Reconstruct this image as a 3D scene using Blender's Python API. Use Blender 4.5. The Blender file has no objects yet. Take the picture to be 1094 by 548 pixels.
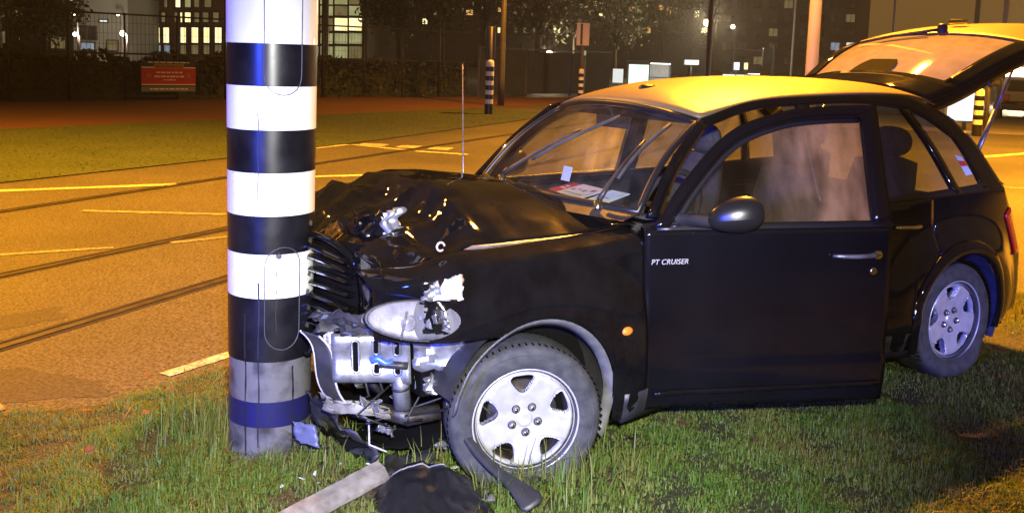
import bpy, bmesh, math, random
import numpy as np
from mathutils import Vector, Matrix, noise

sc = bpy.context.scene
COL = sc.collection
rnd = random.Random(7)

# ------------------------------------------------------------------ camera
F_PX, CY, PITCH, ROLL, CAM_H = 1024.2, 170.94, 0.1095, 0.0332, 1.6793   # measured on the 1094 x 548 frame
fw = Vector((0, math.cos(PITCH), -math.sin(PITCH)))
up0 = Vector((0, math.sin(PITCH), math.cos(PITCH)))
rt0 = Vector((1, 0, 0))
RT = math.cos(ROLL) * rt0 + math.sin(ROLL) * up0
UP = math.cos(ROLL) * up0 - math.sin(ROLL) * rt0
cam = bpy.data.cameras.new('camera')
cam.sensor_width = 36
cam.lens = 36 * F_PX / 1094
cam.shift_y = -(274 - CY) / 1094
cam.clip_end = 2000
co = bpy.data.objects.new('camera', cam)
COL.objects.link(co)
co.matrix_world = Matrix(((RT.x, UP.x, -fw.x, 0), (RT.y, UP.y, -fw.y, 0), (RT.z, UP.z, -fw.z, CAM_H), (0, 0, 0, 1)))
sc.camera = co

# ------------------------------------------------------------------ night sky, exposure
world = bpy.data.worlds.new('World')
sc.world = world
world.use_nodes = True
wn = world.node_tree
wbg = wn.nodes['Background']
wbg.inputs[0].default_value = (0.145, 0.074, 0.016, 1)     # sodium glow of the city on the cloud
wbg.inputs[1].default_value = 1.0
sc.view_settings.view_transform = 'Standard'
sc.view_settings.look = 'None'
sc.view_settings.gamma = 1
sc.view_settings.exposure = 0
sc.cycles.use_denoising = True
sc.cycles.max_bounces = 8
sc.cycles.transparent_max_bounces = 16
sc.cycles.sample_clamp_indirect = 4
sc.cycles.caustics_reflective = False
sc.cycles.caustics_refractive = False

SODIUM = (1.0, 0.37, 0.018)


def light(name, kind, loc, power, color, radius=0.1, aim=None, size=None, blend=0.5, parent=None):
    d = bpy.data.lights.new(name, kind)
    d.energy = power
    d.color = color
    d.shadow_soft_size = radius
    if kind == 'SPOT':
        d.spot_size = math.radians(size)
        d.spot_blend = blend
    o = bpy.data.objects.new(name, d)
    COL.objects.link(o)
    o.location = loc
    if aim is not None:
        o.rotation_euler = (Vector(aim) - Vector(loc)).to_track_quat('-Z', 'Y').to_euler()
    if parent:
        o.parent = parent
    return o


# the photographer's flash and the blue beacons of the emergency vehicles behind the camera
light('flash', 'SPOT', (0.10, -0.05, 1.90), 1750, (1.0, 0.985, 0.94), 0.04, (-0.25, 4.0, 0.35), 60, 0.95)
light('blue_beacon', 'SPOT', (-3.4, -3.7, 1.9), 5000, (0.03, 0.07, 1.0), 0.35, (-0.6, 4.2, 0.9), 46, 0.9)
light('blue_beacon', 'SPOT', (5.6, -2.2, 1.8), 2400, (0.48, 0.50, 1.0), 0.10, (2.75, 5.2, 0.45), 15, 0.6)
# sodium street lamps (the lamp heads that belong to them are built further down)
STREET = [((2.9, 10.9, 8.2), 24000), ((-8.2, 11.0, 8.6), 19500), ((13.0, 17.0, 8.6), 45000), ((2.4, 27.6, 8.8), 10000)]
for p_, w_ in STREET:
    light('street_lamp_light', 'SPOT', (p_[0], p_[1], p_[2] - 0.12), w_, SODIUM, 0.12, (p_[0], p_[1], 0), 128, 0.6)


# ------------------------------------------------------------------ helpers
def ray(px, py):
    return fw + RT * ((px - 547) / F_PX) + UP * ((CY - py) / F_PX)


def gnd(px, py, h=0.0):
    d = ray(px, py)
    t = (h - CAM_H) / d.z
    return Vector((d.x * t, d.y * t, h))


def at(px, py, Y):
    d = ray(px, py)
    t = Y / d.y
    return Vector((d.x * t, Y, CAM_H + d.z * t))


def tag(o, label=None, cat=None, group=None, kind=None):
    if label: o['label'] = label
    if cat: o['category'] = cat
    if group: o['group'] = group
    if kind: o['kind'] = kind
    return o


def empty(name, loc=(0, 0, 0), rz=0):
    o = bpy.data.objects.new(name, None)
    o.empty_display_size = 0.2
    COL.objects.link(o)
    o.location = loc
    o.rotation_euler = (0, 0, rz)
    return o


def obj(name, verts, faces, m, parent=None, smooth=False):
    me = bpy.data.meshes.new(name)
    me.from_pydata([tuple(v) for v in verts], [], faces)
    me.validate()
    if smooth:
        me.polygons.foreach_set('use_smooth', [True] * len(me.polygons))
    me.materials.append(m)
    o = bpy.data.objects.new(name, me)
    COL.objects.link(o)
    if parent: o.parent = parent
    return o


class MB:
    def __init__(s):
        s.v = []; s.f = []

    def add(s, vs, fs):
        b = len(s.v)
        s.v += [tuple(q) for q in vs]
        s.f += [tuple(i + b for i in q) for q in fs]
        return s

    def box(s, x0, x1, y0, y1, z0, z1):
        vs = [(x0, y0, z0), (x1, y0, z0), (x1, y1, z0), (x0, y1, z0), (x0, y0, z1), (x1, y0, z1), (x1, y1, z1), (x0, y1, z1)]
        return s.add(vs, [(3, 2, 1, 0), (4, 5, 6, 7), (0, 1, 5, 4), (1, 2, 6, 5), (2, 3, 7, 6), (3, 0, 4, 7)])

    def quadbar(s, a, b, w, h, upv=Vector((0, 0, 1))):
        a = Vector(a); b = Vector(b)
        d = (b - a).normalized()
        sd = d.cross(upv)
        if sd.length < 1e-4: sd = d.cross(Vector((1, 0, 0)))
        sd.normalize()
        u = sd.cross(d)
        vs = []
        for p in (a, b):
            for x, y in ((-1, -1), (1, -1), (1, 1), (-1, 1)):
                vs.append(p + sd * (x * w / 2) + u * (y * h / 2))
        return s.add(vs, [(3, 2, 1, 0), (4, 5, 6, 7), (0, 1, 5, 4), (1, 2, 6, 5), (2, 3, 7, 6), (3, 0, 4, 7)])

    def tube(s, pts, radii, n=8, cap=True):
        pts = [Vector(p) for p in pts]
        if not hasattr(radii, '__len__'): radii = [radii] * len(pts)
        vs = []; fs = []
        prev = None
        for i, p in enumerate(pts):
            d = (pts[min(i + 1, len(pts) - 1)] - pts[max(i - 1, 0)]).normalized()
            ref = Vector((0, 0, 1)) if abs(d.z) < 0.9 else Vector((1, 0, 0))
            if prev is not None: ref = prev
            a = d.cross(ref)
            if a.length < 1e-5: a = d.cross(Vector((0, 1, 0)))
            a.normalize()
            b = a.cross(d)
            prev = b
            for k in range(n):
                t = 2 * math.pi * k / n
                vs.append(p + (a * math.cos(t) + b * math.sin(t)) * radii[i])
        for i in range(len(pts) - 1):
            for k in range(n):
                fs.append((i * n + k, i * n + (k + 1) % n, (i + 1) * n + (k + 1) % n, (i + 1) * n + k))
        if cap:
            fs.append(tuple(range(n))[::-1])
            fs.append(tuple(range((len(pts) - 1) * n, len(pts) * n)))
        return s.add(vs, fs)

    def lathe(s, prof, n=24, axis='z', c=(0, 0, 0), cap=False):
        vs = []; fs = []
        for r, h in prof:
            for k in range(n):
                t = 2 * math.pi * k / n
                x, y = r * math.cos(t), r * math.sin(t)
                p = (x, y, h) if axis == 'z' else (x, h, y)
                vs.append((p[0] + c[0], p[1] + c[1], p[2] + c[2]))
        for i in range(len(prof) - 1):
            for k in range(n):
                fs.append((i * n + k, i * n + (k + 1) % n, (i + 1) * n + (k + 1) % n, (i + 1) * n + k))
        if cap and prof[0][0] > 1e-6: fs.append(tuple(range(n))[::-1])
        if cap and prof[-1][0] > 1e-6: fs.append(tuple(range((len(prof) - 1) * n, len(prof) * n)))
        return s.add(vs, fs)

    def build(s, name, m, parent=None, smooth=False):
        return obj(name, s.v, s.f, m, parent, smooth)


def bevel(o, w, seg=2):
    md = o.modifiers.new('bevel', 'BEVEL')
    md.width = w; md.segments = seg; md.limit_method = 'ANGLE'
    return o


def solid(o, t, off=-1):
    md = o.modifiers.new('solid', 'SOLIDIFY')
    md.thickness = t; md.offset = off
    return o


# ------------------------------------------------------------------ materials
def mat(name, col, rough=0.5, metal=0.0, col2=None, nscale=6.0, bump=0.0, bscale=None, coat=0.0, spec=0.5, emit=None, estr=0.0,
        detail=4.0, rough2=None, lo=0.35, hi=0.65, coords='Object', coat_rough=0.05):
    m = bpy.data.materials.new(name)
    m.use_nodes = True
    nt = m.node_tree
    b = nt.nodes['Principled BSDF']
    b.inputs['Base Color'].default_value = (*col, 1)
    b.inputs['Roughness'].default_value = rough
    b.inputs['Metallic'].default_value = metal
    b.inputs['Specular IOR Level'].default_value = spec
    b.inputs['Coat Weight'].default_value = coat
    b.inputs['Coat Roughness'].default_value = coat_rough
    if emit:
        b.inputs['Emission Color'].default_value = (*emit, 1)
        b.inputs['Emission Strength'].default_value = estr
    if col2 or rough2 is not None:
        tc = nt.nodes.new('ShaderNodeTexCoord')
        nz = nt.nodes.new('ShaderNodeTexNoise')
        nz.inputs['Scale'].default_value = nscale
        nz.inputs['Detail'].default_value = detail
        nt.links.new(tc.outputs[coords], nz.inputs['Vector'])
        mr = nt.nodes.new('ShaderNodeMapRange')
        mr.inputs['From Min'].default_value = lo
        mr.inputs['From Max'].default_value = hi
        nt.links.new(nz.outputs['Fac'], mr.inputs['Value'])
        if col2:
            mx = nt.nodes.new('ShaderNodeMix')
            mx.data_type = 'RGBA'
            mx.inputs[6].default_value = (*col, 1)
            mx.inputs[7].default_value = (*col2, 1)
            nt.links.new(mr.outputs[0], mx.inputs[0])
            nt.links.new(mx.outputs[2], b.inputs['Base Color'])
        if rough2 is not None:
            r2 = nt.nodes.new('ShaderNodeMapRange')
            r2.inputs['To Min'].default_value = rough
            r2.inputs['To Max'].default_value = rough2
            nt.links.new(mr.outputs[0], r2.inputs['Value'])
            nt.links.new(r2.outputs[0], b.inputs['Roughness'])
    if bump:
        tc = nt.nodes.new('ShaderNodeTexCoord')
        nz = nt.nodes.new('ShaderNodeTexNoise')
        nz.inputs['Scale'].default_value = bscale or nscale * 4
        nz.inputs['Detail'].default_value = 5
        nt.links.new(tc.outputs[coords], nz.inputs['Vector'])
        bp = nt.nodes.new('ShaderNodeBump')
        bp.inputs['Strength'].default_value = 1.0
        bp.inputs['Distance'].default_value = bump
        nt.links.new(nz.outputs['Fac'], bp.inputs['Height'])
        nt.links.new(bp.outputs[0], b.inputs['Normal'])
    return m


def emis(name, col, s, col2=None, nscale=3):
    m = bpy.data.materials.new(name)
    m.use_nodes = True
    nt = m.node_tree
    nt.nodes.remove(nt.nodes['Principled BSDF'])
    e = nt.nodes.new('ShaderNodeEmission')
    e.inputs[0].default_value = (*col, 1)
    e.inputs[1].default_value = s
    if col2:
        tc = nt.nodes.new('ShaderNodeTexCoord')
        nz = nt.nodes.new('ShaderNodeTexNoise')
        nz.inputs['Scale'].default_value = nscale
        nt.links.new(tc.outputs['Object'], nz.inputs['Vector'])
        mx = nt.nodes.new('ShaderNodeMix'); mx.data_type = 'RGBA'
        mx.inputs[6].default_value = (*col, 1); mx.inputs[7].default_value = (*col2, 1)
        mr = nt.nodes.new('ShaderNodeMapRange')
        mr.inputs['From Min'].default_value = .4; mr.inputs['From Max'].default_value = .6
        nt.links.new(nz.outputs['Fac'], mr.inputs['Value'])
        nt.links.new(mr.outputs[0], mx.inputs[0])
        nt.links.new(mx.outputs[2], e.inputs[0])
    nt.links.new(e.outputs[0], nt.nodes['Material Output'].inputs[0])
    return m


def glassmat(name, tint, film=0.05, film_col=(0.5, 0.5, 0.5), streak=0.0, rough=0.03, nscale=(3, 3, 0.6), mist_backlight=None):
    """thin pane: see-through, Fresnel mirror, and a film of dew or grime with streaks"""
    m = bpy.data.materials.new(name)
    m.use_nodes = True
    nt = m.node_tree
    nt.nodes.remove(nt.nodes['Principled BSDF'])
    tr = nt.nodes.new('ShaderNodeBsdfTransparent'); tr.inputs[0].default_value = (*tint, 1)
    gl = nt.nodes.new('ShaderNodeBsdfGlossy'); gl.inputs['Roughness'].default_value = rough
    di = nt.nodes.new('ShaderNodeBsdfDiffuse'); di.inputs[0].default_value = (*film_col, 1)
    tl = nt.nodes.new('ShaderNodeBsdfTranslucent'); tl.inputs[0].default_value = (*film_col, 1)
    fi = nt.nodes.new('ShaderNodeAddShader')
    nt.links.new(di.outputs[0], fi.inputs[0]); nt.links.new(tl.outputs[0], fi.inputs[1])
    m1 = nt.nodes.new('ShaderNodeMixShader'); m1.inputs[0].default_value = film
    nt.links.new(tr.outputs[0], m1.inputs[1]); nt.links.new(fi.outputs[0], m1.inputs[2])
    if streak:
        tc = nt.nodes.new('ShaderNodeTexCoord')
        mp = nt.nodes.new('ShaderNodeMapping'); mp.inputs['Scale'].default_value = nscale
        nz = nt.nodes.new('ShaderNodeTexNoise'); nz.inputs['Scale'].default_value = 4; nz.inputs['Detail'].default_value = 2.5
        nt.links.new(tc.outputs['Object'], mp.inputs[0]); nt.links.new(mp.outputs[0], nz.inputs['Vector'])
        mr = nt.nodes.new('ShaderNodeMapRange')
        mr.inputs['From Min'].default_value = .38; mr.inputs['From Max'].default_value = .68
        mr.inputs['To Min'].default_value = film; mr.inputs['To Max'].default_value = film + streak
        nt.links.new(nz.outputs['Fac'], mr.inputs['Value']); nt.links.new(mr.outputs[0], m1.inputs[0])
        if mist_backlight:                                              # condensation at one end, graded to also stand in for backlight there
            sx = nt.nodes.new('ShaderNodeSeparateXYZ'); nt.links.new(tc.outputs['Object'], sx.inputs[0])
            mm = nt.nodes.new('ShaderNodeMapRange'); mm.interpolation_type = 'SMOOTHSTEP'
            mm.inputs['From Min'].default_value = mist_backlight[0]; mm.inputs['From Max'].default_value = mist_backlight[1]
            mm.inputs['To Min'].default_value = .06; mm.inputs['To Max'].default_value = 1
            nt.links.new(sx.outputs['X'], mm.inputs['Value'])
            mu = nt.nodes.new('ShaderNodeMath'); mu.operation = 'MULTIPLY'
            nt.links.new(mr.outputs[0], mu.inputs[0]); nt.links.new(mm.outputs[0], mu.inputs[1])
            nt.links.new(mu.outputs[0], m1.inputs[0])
    lw = nt.nodes.new('ShaderNodeLayerWeight'); lw.inputs[0].default_value = .5
    pw = nt.nodes.new('ShaderNodeMath'); pw.operation = 'POWER'; pw.inputs[1].default_value = 4.5
    nt.links.new(lw.outputs['Facing'], pw.inputs[0])
    fr = nt.nodes.new('ShaderNodeMapRange'); fr.inputs['To Min'].default_value = .045; fr.inputs['To Max'].default_value = .95
    nt.links.new(pw.outputs[0], fr.inputs['Value'])
    m2 = nt.nodes.new('ShaderNodeMixShader')
    nt.links.new(fr.outputs[0], m2.inputs[0]); nt.links.new(m1.outputs[0], m2.inputs[1]); nt.links.new(gl.outputs[0], m2.inputs[2])
    nt.links.new(m2.outputs[0], nt.nodes['Material Output'].inputs[0])
    return m


M = {}
M['paint'] = mat('black_car_paint', (0.003, 0.003, 0.004), 0.025, 0, col2=(0.006, 0.006, 0.007), nscale=9, rough2=0.05)
M['paint_dull'] = mat('dusty_black_paint', (0.003, 0.003, 0.0045), 0.09, 0, col2=(0.006, 0.006, 0.008), nscale=2.5, spec=0.5, rough2=0.17, detail=12, lo=.3, hi=.75)
M['dew'] = mat('dewy_roof_sodium_tint', (0.22, 0.17, 0.07), 0.40, 0, col2=(0.17, 0.13, 0.05), nscale=3, spec=0.6, bump=0.0008, bscale=220)  # dew, with the street lamps' amber also tinted into its base colour
M['rubber'] = mat('rubber', (0.030, 0.031, 0.034), 0.72, 0, col2=(0.06, 0.06, 0.062), nscale=22, bump=0.0015, bscale=60)
M['seal'] = mat('black_seal', (0.012, 0.012, 0.014), 0.38)
M['alloy'] = mat('painted_alloy', (0.58, 0.58, 0.62), 0.35, 0.3, col2=(0.46, 0.46, 0.49), nscale=16, coat=0.3)
M['alloy_dark'] = mat('brake_iron', (0.09, 0.085, 0.08), 0.5, 0.6, col2=(0.04, 0.03, 0.028), nscale=30)
M['chrome'] = mat('chrome', (0.75, 0.76, 0.80), 0.12, 1.0)
M['steel'] = mat('bare_steel', (0.42, 0.43, 0.46), 0.36, 0.7, col2=(0.20, 0.20, 0.22), nscale=18, bump=0.001, bscale=50)
M['whiteplastic'] = mat('raw_white_plastic', (0.58, 0.56, 0.57), 0.4, 0, col2=(0.36, 0.34, 0.36), nscale=24)
M['plastic'] = mat('black_plastic', (0.018, 0.018, 0.020), 0.45, 0, col2=(0.035, 0.034, 0.034), nscale=12, bump=0.0006, bscale=180)
M['greyplastic'] = mat('grey_plastic', (0.10, 0.10, 0.105), 0.35, 0, col2=(0.16, 0.16, 0.17), nscale=20)
M['dark'] = mat('dark_void', (0.004, 0.004, 0.004), 0.9, spec=0.05)
M['interior'] = mat('interior_trim', (0.018, 0.017, 0.018), 0.75, 0, col2=(0.026, 0.025, 0.026), nscale=30)
M['seat'] = mat('seat_cloth', (0.055, 0.05, 0.05), 0.9, 0, col2=(0.085, 0.078, 0.075), nscale=40)
M['amber'] = mat('amber_lens', (0.85, 0.25, 0.03), 0.2, 0, coat=1)
M['redlens'] = mat('red_lens', (0.65, 0.02, 0.015), 0.25, 0, coat=1)
M['paper_white'] = mat('paper_white', (0.85, 0.78, 0.80), 0.8)
M['paper_blue'] = mat('paper_blue', (0.62, 0.74, 0.85), 0.8)
M['paper_red'] = mat('paper_red', (0.70, 0.05, 0.04), 0.7)
M['letter'] = mat('chrome_letters', (0.82, 0.80, 0.82), 0.25, 0.5)
M['windshield'] = glassmat('windscreen_glass', (0.74, 0.78, 0.78), 0.012, (0.55, 0.55, 0.58), 0.035)
M['doorglass'] = glassmat('misted_backlit_glass', (0.66, 0.66, 0.62), 0.08, (0.50, 0.48, 0.36), 0.17, nscale=(2.6, 2.6, 0.16), mist_backlight=(.45, .85))
M['sideglass'] = glassmat('dark_side_glass', (0.30, 0.33, 0.38), 0.04, (0.5, 0.5, 0.55), 0.05)
M['gateglass'] = glassmat('dewy_rear_glass', (0.55, 0.55, 0.55), 0.50, (0.46, 0.42, 0.40), 0.12, rough=0.03)
M['lens'] = glassmat('lamp_lens', (0.95, 0.95, 0.96), 0.08, (0.72, 0.72, 0.76), 0.22)
M['reflector'] = mat('lamp_reflector', (0.62, 0.62, 0.66), 0.22, 0.85, col2=(0.35, 0.35, 0.38), nscale=22)


# ------------------------------------------------------------------ ground materials
def ground_mat(name, c1, c2, rough, fine=60, finec=0.6, bump=0.004, big=0.6, spec=0.4, wet=None):
    m = bpy.data.materials.new(name)
    m.use_nodes = True
    nt = m.node_tree
    b = nt.nodes['Principled BSDF']
    b.inputs['Roughness'].default_value = rough
    b.inputs['Specular IOR Level'].default_value = spec
    tc = nt.nodes.new('ShaderNodeTexCoord')
    n1 = nt.nodes.new('ShaderNodeTexNoise'); n1.inputs['Scale'].default_value = big; n1.inputs['Detail'].default_value = 6
    n2 = nt.nodes.new('ShaderNodeTexNoise'); n2.inputs['Scale'].default_value = fine; n2.inputs['Detail'].default_value = 3
    for n in (n1, n2): nt.links.new(tc.outputs['Object'], n.inputs['Vector'])
    mx = nt.nodes.new('ShaderNodeMix'); mx.data_type = 'RGBA'
    mx.inputs[6].default_value = (*c1, 1); mx.inputs[7].default_value = (*c2, 1)
    r1 = nt.nodes.new('ShaderNodeMapRange'); r1.inputs['From Min'].default_value = .35; r1.inputs['From Max'].default_value = .65
    nt.links.new(n1.outputs['Fac'], r1.inputs['Value']); nt.links.new(r1.outputs[0], mx.inputs[0])
    m2 = nt.nodes.new('ShaderNodeMix'); m2.data_type = 'RGBA'; m2.blend_type = 'MULTIPLY'; m2.inputs[0].default_value = 1
    r2 = nt.nodes.new('ShaderNodeMapRange'); r2.inputs['From Min'].default_value = .3; r2.inputs['From Max'].default_value = .7
    r2.inputs['To Min'].default_value = 1 - finec; r2.inputs['To Max'].default_value = 1 + finec
    nt.links.new(n2.outputs['Fac'], r2.inputs['Value'])
    nt.links.new(mx.outputs[2], m2.inputs[6]); nt.links.new(r2.outputs[0], m2.inputs[7])
    nt.links.new(m2.outputs[2], b.inputs['Base Color'])
    bp = nt.nodes.new('ShaderNodeBump'); bp.inputs['Distance'].default_value = bump
    nt.links.new(n2.outputs['Fac'], bp.inputs['Height']); nt.links.new(bp.outputs[0], b.inputs['Normal'])
    return m


M['asphalt'] = ground_mat('asphalt', (0.068, 0.066, 0.064), (0.042, 0.040, 0.039), 0.62, 55, 0.95, 0.010, 0.45)
M['soil'] = ground_mat('soil', (0.034, 0.036, 0.015), (0.048, 0.046, 0.018), 0.9, 40, 0.6, 0.01, 3)
M['lawn'] = ground_mat('lawn_soil', (0.026, 0.044, 0.013), (0.036, 0.052, 0.016), 0.9, 14, 0.5, 0.01, 1.2)
M['redpath'] = ground_mat('red_asphalt', (0.085, 0.035, 0.026), (0.070, 0.030, 0.024), 0.75, 60, 0.4, 0.004, 0.5)
M['paving'] = ground_mat('pale_paving', (0.16, 0.15, 0.14), (0.12, 0.115, 0.11), 0.8, 20, 0.4, 0.004, 0.8)
M['line'] = ground_mat('road_paint', (0.46, 0.44, 0.39), (0.28, 0.27, 0.23), 0.6, 45, 0.65, 0.003, 3.5)
M['line_worn'] = ground_mat('worn_road_paint', (0.24, 0.23, 0.20), (0.12, 0.115, 0.10), 0.65, 60, 0.7, 0.003, 6)
M['rail_steel'] = mat('rail_steel', (0.07, 0.065, 0.06), 0.45, 0.5, col2=(0.035, 0.03, 0.028), nscale=8)
M['groove'] = mat('rail_groove', (0.012, 0.011, 0.010), 0.9)


# ------------------------------------------------------------------ ground, road, verges
def sheet(name, pts, z, m, kind='structure', label=None, cat=None):
    o = obj(name, [(p[0], p[1], z) for p in pts], [tuple(range(len(pts)))], m)
    tag(o, label, cat, None, kind)
    return o


sheet('ground', [(-700, -700), (700, -700), (700, 900), (-700, 900)], -0.045, M['soil'], label='dark open ground around the junction', cat='ground')
sheet('road', [(-40, -15), (60, -15), (60, 140), (-40, 140)], -0.014, M['asphalt'], label='asphalt road with tram rails beside the verge', cat='road')
EDGE = [(-14, -5.0), (-6, 1.4), (-3.5, 3.25), (-2.27, 4.12), (-1.80, 4.33), (-1.64, 4.62), (-1.38, 4.98), (-0.72, 5.5), (1, 6.25), (3.85, 7.15), (8, 8.5), (14, 10.2), (22, 12.0)]
NEAR_POLY = EDGE + [(22, -12), (-14, -12)]


def inside(poly, x, y):
    c = False
    n = len(poly)
    for i in range(n):
        x0, y0 = poly[i]; x1, y1 = poly[(i + 1) % n]
        if (y0 > y) != (y1 > y) and x < (x1 - x0) * (y - y0) / (y1 - y0) + x0: c = not c
    return c


sheet('grass_verge', NEAR_POLY, 0.0, M['soil'], label='soil of the near grass verge', cat='verge')
FAR_POLY = [(-12.5, -0.5), (-5.96, 11.06), (-4.38, 14.06), (-2.58, 17.84), (0.28, 24.95), (1.2, 28.0), (-0.4, 29.2), (-1.39, 29.19), (-6.7, 21.52), (-9.46, 17.61), (-17.5, 6.2)]
sheet('far_verge', FAR_POLY, 0.0, M['lawn'], label='grass strip between the tram road and the red path', cat='verge')
sheet('cycle_path', [(-17.5, 6.2), (-9.46, 17.61), (-6.7, 21.52), (-1.39, 29.19), (2.0, 33.6), (4.5, 42), (-6.6, 33), (-9.0, 29.9), (-13.5, 25.6), (-30, 8)], -0.006, M['redpath'], label='red asphalt cycle path along the fence', cat='path')
sheet('pavement', [(6.5, 26.5), (40, 21.5), (60, 24), (60, 40), (9.0, 33.0)], -0.006, M['paving'], label='pale paved tram stop island', cat='pavement')


M['patch'] = ground_mat('asphalt_patch', (0.040, 0.038, 0.037), (0.030, 0.029, 0.028), 0.7, 60, 0.8, 0.006, 1.5)


def blot(cs, label, seed):
    r = random.Random(seed)
    pts = []
    n = len(cs)
    for i in range(n):
        a = gnd(*cs[i]); b_ = gnd(*cs[(i + 1) % n])
        for k in range(7):
            q = a.lerp(b_, k / 7)
            pts.append((q.x + r.uniform(-.03, .03), q.y + r.uniform(-.03, .03)))
    sheet('asphalt_patch', pts, -0.0125, M['patch'], label=label, cat='road patch')


blot([(-60, 392), (20, 390), (110, 404), (120, 420), (40, 424), (-60, 436)], 'darker asphalt patch beside the grass edge', 1)  # darker irregular sheet laid over the asphalt
blot([(-40, 340), (60, 326), (75, 336), (-40, 358)], 'dark repaired asphalt strip before the nearest rail', 2)
blot([(255, 212), (330, 205), (335, 218), (255, 226)], 'dark repaired asphalt patch behind the striped post', 3)


def marking(name, a, b, w, label, m='line', z=-0.009):
    a = Vector(a); b = Vector(b)
    d = (b - a).normalized(); n = Vector((-d.y, d.x, 0)) * (w / 2)
    N = 8
    vs = []; fs = []
    r = random.Random(int(a.x * 100 + b.y * 37))
    for i in range(N + 1):
        p = a.lerp(b, i / N)
        j = n * (1 + r.uniform(-.12, .12))
        vs += [(p.x + j.x, p.y + j.y, z), (p.x - j.x, p.y - j.y, z)]
        if i: fs.append((2 * i - 2, 2 * i - 1, 2 * i + 1, 2 * i))
    o = obj(name, vs, fs, M[m])
    tag(o, label, 'road marking', 'painted road markings')
    o['kind'] = 'structure'
    return o


marking('road_marking', gnd(-30, 204), gnd(189, 196), 0.16, 'bright painted line along the grass strip edge')
marking('road_marking', gnd(88, 224), gnd(242, 228), 0.10, 'worn painted line between the tram rails', 'line_worn')
marking('road_marking', gnd(-20, 272), gnd(121, 263), 0.07, 'thin worn painted line beside the inner tram rail', 'line_worn')
marking('road_marking', gnd(183, 258), gnd(250, 251), 0.08, 'short painted dash next to the striped post', 'line_worn')
marking('road_marking', gnd(176, 398), gnd(262, 371), 0.085, 'bright yellowish line ending at the grass near the striped post')
marking('road_marking', gnd(300, 189), gnd(470, 184), 0.14, 'painted line passing behind the crumpled bonnet')
marking('road_marking', gnd(335, 158), gnd(372, 154), 0.13, 'short line at the kink of the far grass strip')
marking('road_marking', gnd(377, 154), gnd(436, 160), 0.15, 'slanted lane line beyond the tram rails')
marking('road_marking', gnd(444, 161), gnd(500, 164.5), 0.15, 'slanted lane line continuing toward the car aerial')
for a, b in ((385, 412), (426, 447), (460, 482)):
    marking('road_marking', gnd(a, 153.5 + (a - 385) * .055), gnd(b, 153.5 + (b - 385) * .055), 0.42, 'short block mark of the dashed give way line', 'line', -0.008)
marking('road_marking', gnd(1040, 197), gnd(1130, 203), 0.12, 'painted line on the lit road past the rear bumper', 'line_worn')
marking('road_marking', gnd(1040, 168), gnd(1130, 161), 0.22, 'painted line before the paved tram stop')
marking('road_marking', gnd(-40, 440), gnd(3, 431), 0.10, 'short light mark at the kerbless grass edge', 'line_worn')


def rail(a, b, label):
    a = Vector(a); b = Vector(b)
    d = (b - a).normalized()
    A = a - d * 14; B = b + d * 70
    n = Vector((-d.y, d.x, 0))
    e = empty('tram_rail', (0, 0, 0))
    tag(e, label, 'tram rail', 'tram rails set in the asphalt')
    def strip(name, o0, o1, z, m):
        obj(name, [(A + n * o0) + Vector((0, 0, z)), (A + n * o1) + Vector((0, 0, z)), (B + n * o1) + Vector((0, 0, z)), (B + n * o0) + Vector((0, 0, z))], [(0, 1, 2, 3)], M[m], e)
    strip('asphalt_joint', -0.075, 0.085, -0.0105, 'groove')
    strip('rail_head', -0.045, 0.008, -0.0045, 'rail_steel')
    strip('rail_lip', 0.045, 0.062, -0.0055, 'rail_steel')


rail(gnd(0, 368), gnd(240, 296.6), 'tram rail running closest to the striped post')
rail(gnd(0, 293), gnd(240, 243.5), 'middle tram rail in the asphalt')
rail(gnd(0, 225), gnd(240, 189), 'tram rail nearest the far grass strip')


# ------------------------------------------------------------------ grass
def grass_mat(name, dry=(0.25, 0.21, 0.065), green=(0.115, 0.225, 0.032)):
    m = bpy.data.materials.new(name)
    m.use_nodes = True
    nt = m.node_tree
    b = nt.nodes['Principled BSDF']
    b.inputs['Roughness'].default_value = 0.5
    b.inputs['Specular IOR Level'].default_value = 0.35
    a = nt.nodes.new('ShaderNodeAttribute'); a.attribute_name = 'tone'
    mx = nt.nodes.new('ShaderNodeMix'); mx.data_type = 'RGBA'
    mx.inputs[6].default_value = (*green, 1); mx.inputs[7].default_value = (*dry, 1)
    nt.links.new(a.outputs['Fac'], mx.inputs[0])
    nt.links.new(mx.outputs[2], b.inputs['Base Color'])
    tr = nt.nodes.new('ShaderNodeBsdfTranslucent')
    nt.links.new(mx.outputs[2], tr.inputs[0])
    ms = nt.nodes.new('ShaderNodeMixShader'); ms.inputs[0].default_value = 0.35
    nt.links.new(b.outputs[0], ms.inputs[1]); nt.links.new(tr.outputs[0], ms.inputs[2])
    nt.links.new(ms.outputs[0], nt.nodes['Material Output'].inputs[0])
    return m


M['grass'] = grass_mat('grass')
M['grass_far'] = grass_mat('far_grass', (0.045, 0.055, 0.016), (0.030, 0.056, 0.014))


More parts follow.
